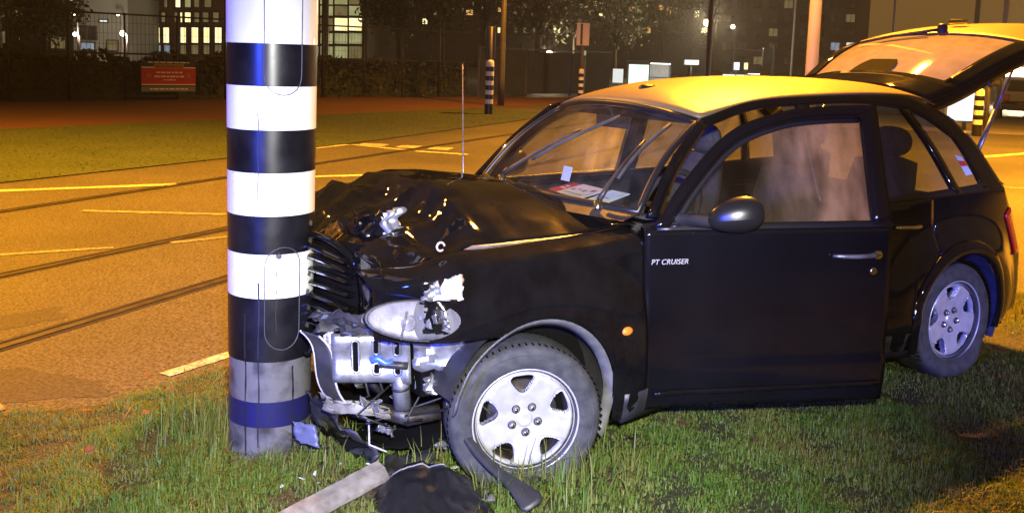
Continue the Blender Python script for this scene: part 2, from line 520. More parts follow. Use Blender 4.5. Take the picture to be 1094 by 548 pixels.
def blades(name, P, hmin, hmax, wid, m, seed, label, lean=0.5, clump=None, tonebias=0.0):
    """P: (n,2) positions. Each blade = 3 levels, bends over."""
    g = np.random.default_rng(seed)
    n = len(P)
    h = g.uniform(hmin, hmax, n) * (0.6 + 0.8 * g.random(n) ** 2)
    if clump is not None: h *= clump
    th = g.uniform(0, 2 * np.pi, n)
    ln = g.normal(0, lean, n)
    dx, dy = np.cos(th), np.sin(th)
    w = wid * g.uniform(.6, 1.3, n)
    V = np.zeros((n, 5, 3), np.float32)
    px, py = -dy * w / 2, dx * w / 2
    bx, by = P[:, 0], P[:, 1]
    ox, oy = dx * ln * h, dy * ln * h
    V[:, 0] = np.stack([bx - px, by - py, np.zeros(n) - .004], 1)
    V[:, 1] = np.stack([bx + px, by + py, np.zeros(n) - .004], 1)
    V[:, 2] = np.stack([bx - px * .8 + ox * .35, by - py * .8 + oy * .35, h * .6], 1)
    V[:, 3] = np.stack([bx + px * .8 + ox * .35, by + py * .8 + oy * .35, h * .6], 1)
    V[:, 4] = np.stack([bx + ox, by + oy, h * (1 - .25 * np.minimum(np.abs(ln), 1.5))], 1)
    me = bpy.data.meshes.new(name)
    me.vertices.add(n * 5)
    me.vertices.foreach_set('co', V.reshape(-1))
    base = (np.arange(n) * 5)[:, None]
    tri = (base + np.array([[0, 1, 2, 1, 3, 2, 2, 3, 4]])).reshape(-1)
    me.loops.add(len(tri))
    me.loops.foreach_set('vertex_index', tri.astype(np.int32))
    me.polygons.add(n * 3)
    me.polygons.foreach_set('loop_start', np.arange(0, n * 9, 3, dtype=np.int32))
    me.update(calc_edges=True)
    tone = np.clip(g.normal(.35 + tonebias, .3, n) + .22 * field(P[:, 0], P[:, 1], .8, 31), 0, 1)
    at_ = me.attributes.new('tone', 'FLOAT', 'POINT')
    at_.data.foreach_set('value', np.repeat(tone, 5).astype(np.float32))
    me.materials.append(m)
    o = bpy.data.objects.new(name, me)
    COL.objects.link(o)
    tag(o, label, 'grass', None, 'stuff')
    return o


def field(x, y, s=1.0, seed=0):
    """cheap smooth 2-d noise in numpy"""
    g = np.random.default_rng(seed)
    out = np.zeros_like(x)
    for k in range(9):
        a = g.uniform(0, 2 * np.pi); f = s * g.uniform(.6, 3.5)
        out += np.sin((x * np.cos(a) + y * np.sin(a)) * f * 2 * np.pi + g.uniform(0, 6.28)) / 3
    return out


def inside_np(poly, x, y):
    c = np.zeros(len(x), bool)
    n = len(poly)
    for i in range(n):
        x0, y0 = poly[i]; x1, y1 = poly[(i + 1) % n]
        if y0 == y1: continue
        t = ((y0 > y) != (y1 > y)) & (x < (x1 - x0) * (y - y0) / (y1 - y0) + x0)
        c ^= t
    return c


POLE = gnd(288.5, 478)
POLE.z = 0


def scatter(n, x0, x1, y0, y1, poly, seed):
    g = np.random.default_rng(seed)
    x = g.uniform(x0, x1, n); y = g.uniform(y0, y1, n)
    k = inside_np(poly, x + g.normal(0, .04, n), y + g.normal(0, .04, n))
    k &= (x - POLE.x) ** 2 + (y - POLE.y) ** 2 > .165 ** 2
    return np.stack([x[k], y[k]], 1)


def near_grass():
    P = np.concatenate([scatter(300000, -3.2, 3.4, 2.6, 5.6, NEAR_POLY, 1), scatter(30000, 2.2, 7.0, 4.6, 8.6, NEAR_POLY, 2)])
    f = .65 * field(P[:, 0], P[:, 1], .7, 5) + .75 * field(P[:, 0], P[:, 1], 2.2, 8)
    g = np.random.default_rng(3)
    keep = g.random(len(P)) < np.clip(.88 + .40 * f, .15, 1)
    P = P[keep]; f = f[keep]
    d = np.hypot(P[:, 0] - POLE.x, P[:, 1] - POLE.y)
    cl = np.clip(1 + .55 * f, .35, 2.1) * (1 + 1.1 * np.exp(-((d - .22) / .22) ** 2))
    blades('grass', P, .015, .034, .0048, M['grass'], 11, 'short rough grass of the verge under the crashed car', .85, cl)
    Q = np.concatenate([scatter(9000, -8, -3.2, 0, 5, NEAR_POLY, 4), scatter(9000, -3.2, 8, .2, 2.6, NEAR_POLY, 6), scatter(9000, 3.4, 11, 1.0, 9.4, NEAR_POLY, 7)])
    blades('grass', Q, .04, .08, .010, M['grass'], 12, 'short rough grass of the verge farther from the car', .55)
    # long tufts beside the post
    g = np.random.default_rng(9)
    C = []
    for cx, cy, s, n in ((POLE.x - .34, POLE.y + .18, .13, 420), (POLE.x + .27, POLE.y - .10, .09, 300), (POLE.x - .22, POLE.y - .06, .07, 160), (-.28, 3.62, .05, 60), (.16, 3.52, .09, 170), (.30, 3.55, .08, 150), (.42, 3.72, .07, 130), (.00, 3.46, .06, 70)):
        C.append(np.stack([g.normal(cx, s, n), g.normal(cy, s, n)], 1))
    C = np.concatenate(C)
    C = C[(C[:, 0] - POLE.x) ** 2 + (C[:, 1] - POLE.y) ** 2 > .175 ** 2]
    blades('grass', C, .10, .20, .0055, M['grass'], 13, 'long grass tufts at the foot of the striped post', .7)


near_grass()
M['mud'] = ground_mat('churned_mud', (0.045, 0.030, 0.017), (0.075, 0.050, 0.026), 0.85, 45, 0.7, 0.012, 9)


def churned(cx, cy, rx, ry, hgt, seed, label):
    vs = []; fs = []
    NA, NR = 40, 10
    for i in range(NR + 1):
        for k in range(NA):
            a = 2 * math.pi * k / NA; r = i / NR
            q = 1 + .35 * noise.noise(Vector((math.cos(a) * 1.6, math.sin(a) * 1.6, seed)))
            x, y = cx + rx * r * q * math.cos(a), cy + ry * r * q * math.sin(a)
            z = .004 + (hgt * (.55 + .6 * noise.noise(Vector((x * 9, y * 9, seed)))) + .012 * noise.noise(Vector((x * 30, y * 30, seed)))) * (1 - r ** 2)
            vs.append((x, y, max(.002, z)))
    for i in range(NR):
        for k in range(NA): fs.append((i * NA + k, i * NA + (k + 1) % NA, (i + 1) * NA + (k + 1) % NA, (i + 1) * NA + k))
    o = obj('churned_soil', vs, fs, M['mud'], None, True)
    tag(o, label, 'soil', None, 'structure')


churned(-.42, 3.55, .34, .22, .040, 3, 'churned bare soil under the crushed nose')
churned(.40, 3.72, .16, .10, .035, 5, 'bare soil scraped up behind the front wheel')
churned(-.75, 3.42, .16, .10, .030, 8, 'small bare patch beside the plank')


def far_grass():
    P = scatter(26000, -14, 1.4, 4, 30, FAR_POLY, 21)
    blades('grass', P, .010, .022, .012, M['grass_far'], 22, 'mown grass of the strip beyond the tram rails', .5, None, .15)


far_grass()

# fallen leaves
M['leaf_brown'] = mat('dry_leaf', (0.13, 0.060, 0.022), 0.7, 0, col2=(0.08, 0.035, 0.015), nscale=60)


def leaf(p, s, rz, label):
    vs = []; fs = []
    out = [(0, -.5), (.28, -.25), (.40, .05), (.22, .32), (0, .55), (-.24, .30), (-.36, .02), (-.25, -.28)]
    vs = [(0, 0, .10 * s)] + [(x * s, y * s, (.14 * abs(x) + .12 * math.sin(3 * y)) * s + .05 * s) for x, y in out]
    fs = [(0, i, i % 8 + 1) for i in range(1, 9)]
    o = obj('fallen_leaf', vs, fs, M['leaf_brown'])
    o.location = (p.x, p.y, .028)
    o.rotation_euler = (rnd.uniform(-.3, .3), rnd.uniform(-.3, .3), rz)
    tag(o, label, 'leaf', 'dry leaves fallen on the grass')


for px, py, s, lab in ((91, 445, .06, 'dry leaf lying alone in the grass below the dark road patch'), (157, 406, .045, 'dry leaf on the asphalt just off the grass edge'),
                       (182, 421, .055, 'dry leaf at the grass edge beside the bright yellow line'), (157, 447, .05, 'reddish dry leaf in the grass near the tuft by the post'),
                       (675, 475, .06, 'dry leaf just behind the front wheel'), (668, 494, .05, 'broken dry leaf in the hollow by the front wheel'), (806, 476, .06, 'dry leaf in the grass under the open door'), (96, 488, .05, 'crumpled dry leaf in the orange patch of grass'), (728, 458, .05, 'dry leaf beneath the front corner of the open door')):
    leaf(gnd(px, py), s, rnd.uniform(0, 6), lab)


# ------------------------------------------------------------------ striped post
M['band_white'] = mat('white_band', (0.82, 0.82, 0.80), 0.35, 0, col2=(0.74, 0.74, 0.72), nscale=5, coat=0.3)
M['band_black'] = mat('black_band', (0.004, 0.004, 0.006), 0.30, 0, col2=(0.009, 0.009, 0.011), nscale=10, rough2=0.38, spec=0.4)
M['post_grey'] = mat('grey_post', (0.13, 0.125, 0.125), 0.42, 0, col2=(0.035, 0.033, 0.031), nscale=11, coat=0.2, detail=12, lo=.45, hi=.68, bump=.0008, bscale=50)
M['post_blue_light'] = mat('blue_light_band', (0.010, 0.010, 0.075), 0.40, 0, col2=(0.012, 0.012, 0.045), nscale=12, detail=8)
M['hatch_line'] = mat('hatch_joint', (0.06, 0.06, 0.07), 0.5)


def striped_post():
    e = empty('striped_post', POLE)
    tag(e, 'thick black and white banded post that the car has hit', 'post')
    R0, R1 = 0.169, 0.179            # the sleeve widens a little upward
    def zpx(py):                     # height on the post's front at that row
        d = ray(288.5, py)
        t = (POLE.y - .17) / d.y
        return CAM_H + d.z * t
    rad = lambda z: R0 + (R1 - R0) * min(1.2, max(0, (z - .3) / 1.45))
    n = 64
    rows = [(-60, 47, 'w'), (47, 92.5, 'b'), (92.5, 140, 'w'), (140, 185.5, 'b'), (185.5, 232, 'w'), (232, 272.5, 'b'), (272.5, 320, 'w'), (320, 388, 'b')]
    ztop = 2.6
    for i, (a, b, c) in enumerate(rows):
        z1 = zpx(a) if i else 2.02
        z0 = zpx(b)
        mb = MB()
        mb.lathe([(rad(z0), z0 + .0008), (rad(z1), z1 - .0008)], n)
        o = mb.build('white_band' if c == 'w' else 'black_band', M['band_white' if c == 'w' else 'band_black'], e, True)
    z = 2.02
    for k in range(2):
        mb = MB(); mb.lathe([(R1 + .001, z + .001), (R1 + .001, z + .22)], n)
        mb.build('black_band' if k == 0 else 'white_band', M['band_black' if k == 0 else 'band_white'], e, True)
        z += .22
    zb = zpx(388)
    mb = MB(); mb.lathe([(.165, -.10), (.165, .088), (.166, zpx(458))], n); mb.build('base', M['post_grey'], e, True)
    mb = MB(); mb.lathe([(.1665, zpx(458)), (.1668, zpx(431))], n); mb.build('blue_light_band', M['post_blue_light'], e, True)  # ring coloured to stand in for blue beacon light on the base
    mb = MB(); mb.lathe([(.1662, zpx(431)), (.1668, zb + .01)], n); mb.build('shaft', M['post_grey'], e, True)
    mb = MB(); mb.lathe([(.12, 2.40), (.11, 7.5)], 32); mb.build('upper_shaft', M['post_grey'], e, True)
    # hatches: fine joint lines on the surface
    cam_a = math.atan2(-POLE.y, -POLE.x)
    def surf(ang, z): return (math.cos(cam_a + ang) * (rad(z) + .0012), math.sin(cam_a + ang) * (rad(z) + .0012), z)
    def hatch(a0, a1, z0, z1, nm):
        pts = []
        am, hw = (a0 + a1) / 2, (a1 - a0) / 2
        rr = hw * .18
        for k in range(13):
            t = math.pi * k / 12
            pts.append((am + hw * math.cos(t), z1 - rr + rr * math.sin(t)))
        for k in range(13):
            t = math.pi + math.pi * k / 12
            pts.append((am + hw * math.cos(t), z0 + rr + rr * math.sin(t)))
        pts.append(pts[0])
        P3 = []
        for (x0, y0), (x1, y1) in zip(pts[:-1], pts[1:]):
            m_ = max(1, int(abs(y1 - y0) / .05))
            for q in range(m_): P3.append(surf(x0 + (x1 - x0) * q / m_, y0 + (y1 - y0) * q / m_))
        P3.append(surf(*pts[0]))
        mb = MB(); mb.tube(P3, .0022, 5, False)
        mb.build('hatch_joint', M['hatch_line'], e, True)
    # angles on the post: + is to the right in view
    hatch(-.14, .70, zpx(375), zpx(265), 'low')
    hatch(-.17, .68, zpx(102), zpx(-60), 'high')
    M['stain'] = mat('dark_drip', (0.012, 0.012, 0.016), 0.5)
    r_ = random.Random(3)
    for ang, z0, z1, wd in ((-.62, .03, .62, .008), (-.28, .07, .75, .006), (.55, .02, .40, .009), (-.30, 1.08, 1.42, .003), (.12, .55, .80, .003)):
        vs = []
        for k in range(15):
            z = z0 + (z1 - z0) * k / 14
            a = ang + .012 * math.sin(k * .9 + ang * 9); w2 = wd * (.6 + .6 * r_.random()) / .17
            rr = (rad(z) if z > zb else .1672) + .0009
            for q in (-1, 1): vs.append((math.cos(cam_a + a + q * w2 / 2) * rr, math.sin(cam_a + a + q * w2 / 2) * rr, z))
        obj('drip_stain', vs, [(2 * k, 2 * k + 1, 2 * k + 3, 2 * k + 2) for k in range(14)], M['stain'], e)
    # grey scuff where the car struck
    for k in range(7):
        a = 1.0 + .10 * r_.random(); z = .55 + .07 * k; rr = rad(z) + .001
        vs = [(math.cos(cam_a + a + da) * rr, math.sin(cam_a + a + da) * rr, z + dz) for da, dz in ((-.10, 0), (.06, -.012), (.10, .006), (-.04, .016))]
        obj('scuff', vs, [(0, 1, 2, 3)], M['post_grey'], e)
    mb = MB(); mb.lathe([(0, .012), (.010, .011), (.012, 0)], 12, 'y')
    o = mb.build('hatch_lock', M['hatch_line'], e)
    s = surf(.17, zpx(274)); o.location = s; o.rotation_euler = (0, 0, cam_a + .17 - math.pi / 2)
    return e


striped_post()


# ------------------------------------------------------------------ the crashed car
# car frame: u rearward from the front axle, v to the car's left (toward the camera), w up;  Blender local = (u, -v, w)
CAR = empty('crashed_car', (-0.2814, 4.3052, -0.0351))
CAR.rotation_euler = (-0.0079, -0.0270, 0.5344)
tag(CAR, 'black retro hatchback with crushed front against the striped post, driver door and tailgate open', 'car')


def lp(u, v, w): return (u, -v, w)


def interp(tab, x):
    if x <= tab[0][0]: return tab[0][1]
    for (x0, y0), (x1, y1) in zip(tab[:-1], tab[1:]):
        if x <= x1:
            t = (x - x0) / (x1 - x0)
            return y0 + (y1 - y0) * t
    return tab[-1][1]


def cr(tab, x):
    """Catmull-Rom through a table"""
    n = len(tab)
    if x <= tab[0][0]: return tab[0][1]
    if x >= tab[-1][0]: return tab[-1][1]
    for i in range(n - 1):
        if x <= tab[i + 1][0]:
            x0, y0 = tab[i]; x1, y1 = tab[i + 1]
            h = x1 - x0
            t = (x - x0) / h
            m0 = (y1 - tab[i - 1][1]) / (x1 - tab[i - 1][0]) if i > 0 else (y1 - y0) / h
            m1 = (tab[i + 2][1] - y0) / (tab[i + 2][0] - x0) if i + 2 < n else (y1 - y0) / h
            return ((2 * t ** 3 - 3 * t ** 2 + 1) * y0 + (t ** 3 - 2 * t ** 2 + t) * h * m0 + (-2 * t ** 3 + 3 * t ** 2) * y1 + (t ** 3 - t ** 2) * h * m1)


def sstep(a, b, x):
    t = max(0, min(1, (x - a) / (b - a)))
    return t * t * (3 - 2 * t)


def S(u, w):
    """half width of the body side at (u, w)"""
    v = 0.782
    if w < .43 and .5 < u < 2.3: v += .011 * sstep(.43, .405, w) * sstep(.62, .85, u)
    if w < .45: v -= .035 * ((.45 - w) / .25) ** 2
    if .45 <= w <= 1.02: v += .012 * math.sin(math.pi * (w - .45) / .57)
    if w > 1.0: v -= .012 + (w - 1.0) * .385
    rf = math.hypot(u / .78, (w - .40) / .56)
    v += .055 * (1 - sstep(.60, 1.0, rf)) * (1 if w < 1.0 else 0)
    rr = math.hypot((u - 2.616) / .74, (w - .38) / .50)
    v += .060 * (1 - sstep(.62, 1.0, rr)) * (1 if w < 1.0 else 0)
    if u < -.25: v -= .32 * ((-.25 - u) / .5) ** 2
    if u > 2.55: v -= .14 * ((u - 2.55) / .8) ** 2 * (1 if w > .8 else 1 - .3 * (.8 - w))
    return v


def crush(u, v, w, k=1.0):
    a = max(0.0, min(1.0, (-u + .02) / .55)) * k
    if a == 0: return (u, v, w)
    n1 = noise.noise_vector(Vector((u * 5, v * 5, w * 5)))
    n2 = noise.noise_vector(Vector((u * 19, v * 19 + 4, w * 19)))
    d = n1 * .040 * a + n2 * .005 * a
    return (u + d.x, v + d.y * .6, w + d.z * .8)


def grid(name, fn, nu, nv, m, parent, thick=0, smooth=True, off=-1):
    vs = []; fs = []
    for i in range(nu + 1):
        for j in range(nv + 1):
            vs.append(lp(*fn(i / nu, j / nv)))
    for i in range(nu):
        for j in range(nv):
            a = i * (nv + 1) + j
            fs.append((a, a + 1, a + nv + 2, a + nv + 1))
    o = obj(name, vs, fs, m, parent, smooth)
    if thick: solid(o, thick, off)
    return o


def side_panel(name, u0, u1, bot, top, m, parent, sg=1, nu=30, nw=16, thick=.006, post=None, eL=None, eR=None, out=0.0):
    """panel on the side surface between w = bot(u) and w = top(u)"""
    def fn(s, t):
        u = u0 + (u1 - u0) * s
        w = bot(u) + (top(u) - bot(u)) * t
        uu = u
        if eL: uu += eL(w) * (1 - s)
        if eR: uu += eR(w) * s
        p = (uu, sg * (S(uu, w) + out), w)
        return post(*p) if post else p
    o = grid(name, fn, nu, nw, m, parent, thick, True, 0)
    return o


def strip2(name, lo, hi, m, parent, sg=1, n=28, rows=3, thick=.02, out=0.0, post=None):
    """strip on the side surface between two (u, w) polylines"""
    def at_(pl, t):
        L = [0]
        for a, b in zip(pl[:-1], pl[1:]): L.append(L[-1] + math.hypot(b[0] - a[0], b[1] - a[1]))
        d = t * L[-1]
        k = [(l, q[0]) for l, q in zip(L, pl)]; z = [(l, q[1]) for l, q in zip(L, pl)]
        return cr(k, d), cr(z, d)
    def fn(s, t):
        a = at_(lo, s); b = at_(hi, s)
        u = a[0] + (b[0] - a[0]) * t; w = a[1] + (b[1] - a[1]) * t
        p = (u, sg * (S(u, w) + out), w)
        return post(*p) if post else p
    return grid(name, fn, n, rows, m, parent, thick, True, 0)


ARC_F, ARC_R = .372, .372


def arch(uc, r, lowf, lowr, wc=.335):
    def f(u):
        d = u - uc
        if abs(d) < r: return max(lowf if d < 0 else lowr, wc + math.sqrt(r * r - d * d))
        return lowf if d < 0 else lowr
    return f


BELT = lambda u: 1.0
# --- front fenders
def fender(sg):
    bot = arch(0, ARC_F, .665, .215)
    topt = [(-.66, .86), (-.5, .905), (-.3, .945), (0, .958), (.3, .965), (.54, .985)]
    def fn(s, t):
        u = -.60 + 1.135 * s
        wt = cr(topt, u); wb = bot(u)
        if t < .72:
            w = wb + (wt - .03 - wb) * (t / .72); v = S(u, w)
        else:
            q = (t - .72) / .28
            v0 = S(u, wt - .03)
            v = v0 - .17 * q; w = wt - .03 + .045 * math.sin(q * math.pi * .62) - .012 * q
        p = (u, v, w)
        p = crush(*p, .55)
        return (p[0], sg * p[1], p[2])
    grid('front_fender', fn, 56, 26, M['paint'], CAR, .004, True, 0)
    # lip and liner of the arch
    def lipf(s, t):
        a = math.radians(-28 + 200 * s)
        r = ARC_F - .004 - .03 * t
        u = r * math.cos(a); w = .335 + r * math.sin(a)
        p = (u, S(u, max(w, .25)) - .004 - .035 * t, w)
        if u < -.1: p = crush(*p, .5)
        return (p[0], sg * p[1], p[2])
    grid('arch_lip', lipf, 36, 2, M['greyplastic'], CAR, .004, True, 0)
    def lin(s, t):
        a = math.radians(-25 + 190 * s)
        u = .375 * math.cos(a); w = .335 + .375 * math.sin(a)
        return (u, sg * (.80 - .34 * t), w)
    grid('arch_liner', lin, 26, 3, M['plastic'], CAR, 0)
    def wall(s, t):
        a = math.radians(-25 + 190 * s)
        return (.375 * t * math.cos(a), sg * .47, .335 + .375 * t * math.sin(a))
    grid('arch_wall', wall, 20, 2, M['dark'], CAR, 0)


fender(1); fender(-1)


# --- rear quarter
TAIL = [(2.43, 1.498), (2.55, 1.452), (2.71, 1.386), (2.89, 1.247), (3.02, 1.085), (3.157, .89), (3.30, .72), (3.40, .56), (3.42, .45)]
def tailtop(u):
    return min(1.0, cr(TAIL, u)) if u > 3.05 else 1.0 + .06 * sstep(2.9, 3.04, u) * 0


def quarter(sg):
    bot = arch(2.616, ARC_R, .24, .245)
    side_panel('rear_quarter', 2.40, 3.41, bot, tailtop, M['paint'], CAR, sg, 50, 20, .006)
    def lipf(s, t):
        a = math.radians(-16 + 214 * s)
        r = ARC_R + .052 - .075 * t
        u = 2.616 + r * math.cos(a); w = .335 + r * math.sin(a)
        return (u, sg * (S(u, max(w, .22)) + .004 + .012 * math.sin(t * 2.6) - .03 * max(0, t - .6)), w)
    grid('arch_flare', lipf, 48, 5, M['paint'], CAR, .005, True, 0)
    def lin(s, t):
        a = math.radians(-25 + 230 * s)
        return (2.616 + .368 * math.cos(a), sg * (.80 - .36 * t), .335 + .368 * math.sin(a))
    grid('arch_liner', lin, 30, 3, M['greyplastic'], CAR, 0)
    def wall(s, t):
        a = math.radians(-25 + 230 * s)
        return (2.616 + .368 * t * math.cos(a), sg * .45, .335 + .368 * t * math.sin(a))
    grid('arch_wall', wall, 24, 2, M['dark'], CAR, 0)
    # rear door
    rb = lambda u: .235 if u < 2.20 else max(.235, .335 + math.sqrt(max(0, .425 ** 2 - (u - 2.616) ** 2)))
    d = side_panel('rear_door', 1.655, 2.395, rb, lambda u: .992, M['paint'], CAR, sg, 34, 16, .006)
    hb = MB()
    hu, hw_ = 2.19, .865
    hb.tube([lp(hu - .10 + .2 * k / 8, sg * (S(hu, hw_) + .012 + .022 * math.sin(math.pi * k / 8)), hw_ - .01 * k / 8) for k in range(9)], [.007, .010, .011, .011, .011, .011, .012, .014, .009], 8)
    hb.build('door_handle', M['chrome'], d, True)
    # pillars and rails of the greenhouse
    strip2('roof_rail', [(1.00, 1.385), (1.3, 1.452), (1.65, 1.468), (2.1, 1.462), (2.38, 1.425), (2.50, 1.385), (2.69, 1.275)],
           [(.975, 1.425), (1.3, 1.492), (1.65, 1.508), (2.1, 1.506), (2.43, 1.498), (2.58, 1.44), (2.76, 1.36)], M['paint'], CAR, sg, 40, 3, .012)
    strip2('front_pillar', [(.635, 1.03), (.80, 1.22), (1.0, 1.385)], [(.575, 1.04), (.76, 1.25), (.975, 1.425)], M['paint'], CAR, sg, 16, 2, .02)
    strip2('middle_pillar', [(1.585, .995), (1.595, 1.47)], [(1.685, .995), (1.675, 1.47)], M['seal'], CAR, sg, 8, 2, .02)
    strip2('window_divider', [(2.575, .992), (2.46, 1.25), (2.335, 1.432)], [(2.635, .992), (2.52, 1.24), (2.395, 1.425)], M['paint'], CAR, sg, 14, 2, .02)
    strip2('rear_pillar', [(2.84, 1.0), (2.79, 1.12), (2.69, 1.275), (2.55, 1.365)], [(3.09, 1.0), (3.02, 1.085), (2.89, 1.247), (2.71, 1.386)], M['paint'], CAR, sg, 22, 6, .012)
    strip2('belt_rail', [(1.655, .993), (2.2, .993), (2.9, .996)], [(1.655, 1.012), (2.2, 1.014), (2.9, 1.03)], M['seal'], CAR, sg, 20, 2, .012, .003)
    strip2('rear_door_window', [(1.68, 1.005), (2.1, 1.005), (2.585, 1.005)], [(1.67, 1.468), (2.1, 1.462), (2.36, 1.43)], M['sideglass'], CAR, sg, 16, 6, 0, -.006)
    q = strip2('quarter_window', [(2.63, 1.005), (2.74, 1.005), (2.85, 1.01)], [(2.40, 1.425), (2.50, 1.40), (2.70, 1.28)], M['sideglass'], CAR, sg, 12, 8, 0, -.006)
    # door seam and bright outline of the windows
    if sg > 0:
        st = strip2('window_sticker', [(2.735, 1.075), (2.80, 1.078)], [(2.685, 1.185), (2.745, 1.17)], M['paper_blue'], q, sg, 3, 2, 0, -.004)
        strip2('sticker_stripe', [(2.712, 1.125), (2.775, 1.122)], [(2.698, 1.155), (2.76, 1.148)], M['paper_red'], q, sg, 3, 2, 0, -.0025)


quarter(1); quarter(-1)

# --- sills and floor
for sg in (1, -1):
    strip2('sill', [(.42, .20), (1.3, .20), (2.25, .205)], [(.42, .33), (1.3, .33), (2.25, .33)], M['plastic'], CAR, sg, 20, 3, .03, -.012)
mb = MB(); mb.box(-.1, 3.25, -.66, .66, .18, .26); mb.build('floor_pan', M['dark'], CAR)
# --- roof
RC = [(.93, 1.468), (1.0, 1.505), (1.1, 1.535), (1.4, 1.572), (1.8, 1.585), (2.2, 1.575), (2.5, 1.555), (2.72, 1.53)]
RE = [(.93, 1.40), (1.0, 1.424), (1.1, 1.442), (1.4, 1.492), (1.8, 1.506), (2.2, 1.506), (2.5, 1.487), (2.72, 1.44)]
RW = [(.93, .565), (1.4, .575), (2.0, .578), (2.5, .565), (2.72, .53)]
def rooff(s, t):
    v = (2 * t - 1)
    lead = .075 * (abs(v) ** 2.2)
    u = .935 + lead + (2.72 - .935 - lead) * s
    hw = cr(RW, u)
    return (u, v * hw, cr(RE, u) + (cr(RC, u) - cr(RE, u)) * (1 - abs(v) ** 2.3))
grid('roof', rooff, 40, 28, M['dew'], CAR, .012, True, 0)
mb = MB(); mb.lathe([(.050, 0), (.046, .010), (.030, .018), (0, .020)], 20)
o = mb.build('antenna_base', M['seal'], CAR, True); o.location = lp(1.13, .04, 1.538); o.scale = (1, .8, 1)
# headliner so the cabin stays dark
grid('headliner', lambda s, t: (1.02 + 1.66 * s, (2 * t - 1) * .54, cr(RE, 1.02 + 1.66 * s) - .035), 10, 4, M['interior'], CAR)

# --- windscreen
def wsf(s, t, off=0.0):
    v = 2 * s - 1
    ub = .40 + .19 * v * v; wb = 1.078 - .03 * v * v
    ut = .925 + .075 * abs(v) ** 2.2; wt = 1.468 - .062 * abs(v) ** 2.3
    hwb, hwt = .675, .560
    bow = .05 * math.sin(math.pi * t)
    return (ub + (ut - ub) * t - bow * .55 + off, v * (hwb + (hwt - hwb) * t), wb + (wt - wb) * t + bow * .45)
ws = grid('windscreen', wsf, 28, 14, M['windshield'], CAR)
def loop_tube(name, pts, r, m, parent, n=8):
    mb = MB(); mb.tube([lp(*p) for p in pts], r, n, False); return mb.build(name, m, parent, True)
per = [wsf(k / 24, 0) for k in range(25)] + [wsf(1, k / 12) for k in range(1, 13)] + [wsf(1 - k / 24, 1) for k in range(1, 25)] + [wsf(0, 1 - k / 12) for k in range(1, 13)]
loop_tube('windscreen_seal', per, .016, M['seal'], ws)
# cowl behind the bonnet
grid('cowl', lambda s, t: (.40 + .19 * (2 * s - 1) ** 2 - .10 * (1 - t), (2 * s - 1) * .70, 1.045 - .025 * (2 * s - 1) ** 2 + .028 * t), 20, 3, M['plastic'], CAR)


def wiper(v0, w0, v1, w1, off):
    # pivots at the cowl; arm rises along the glass
    def onglass(v, w):
        s = .5; t = .5
        for _ in range(30):
            p = wsf(s, t)
            s += (v - p[1]) * .5 / .62 * .6; t += (w - p[2]) / .39 * .6
            s = max(0, min(1, s)); t = max(0, min(1, t))
        return wsf(s, t)
    a = onglass(v0, w0)
    def f(k, e):
        q = onglass(v0 + (v1 - v0) * k, w0 + (w1 - w0) * k)
        return (q[0] - e * .8, q[1], q[2] + e * .75)
    mb = MB(); mb.tube([lp(*f(k / 8, .035)) for k in range(0, 7)], [.013, .011, .009, .008, .007, .006, .006], 6)
    w = mb.build('wiper_arm', M['plastic'], CAR, True)
    mb = MB(); mb.tube([lp(*f(.30 + .70 * k / 8, .016)) for k in range(9)], .0085, 6)
    mb.build('wiper_blade', M['rubber'], w, True)
    mb = MB(); mb.lathe([(.022, -.02), (.022, .012), (.012, .02), (0, .02)], 12)
    c = mb.build('pivot_cap', M['chrome'], w, True); c.location = lp(a[0] - .035, a[1], a[2] + .005)


wiper(-.15, 1.10, .23, 1.405, 0)
wiper(.53, 1.062, .50, 1.385, 0)


def shard(name, pts, m, parent, thick=.004, seed=1, amp=.01, n=8):
    """small irregular sheet through four corner points (car frame), torn and buckled"""
    a, b, c, d = [Vector(p) for p in pts]
    def f(s, t):
        p = a.lerp(b, s).lerp(d.lerp(c, s), t)
        q = noise.noise_vector(Vector((s * 3 + seed * 5.1, t * 3, seed))) * amp
        e = noise.noise_vector(Vector((s * 9 + seed * 2.1, t * 9, seed))) * amp * .5
        k = 1 if 0 < s < 1 and 0 < t < 1 else 2
        return tuple(p + q + e * k)
    o = grid(name, f, n, n, m, parent, thick, True, 0)
    o.data.set_sharp_from_angle(angle=math.radians(22))
    return o


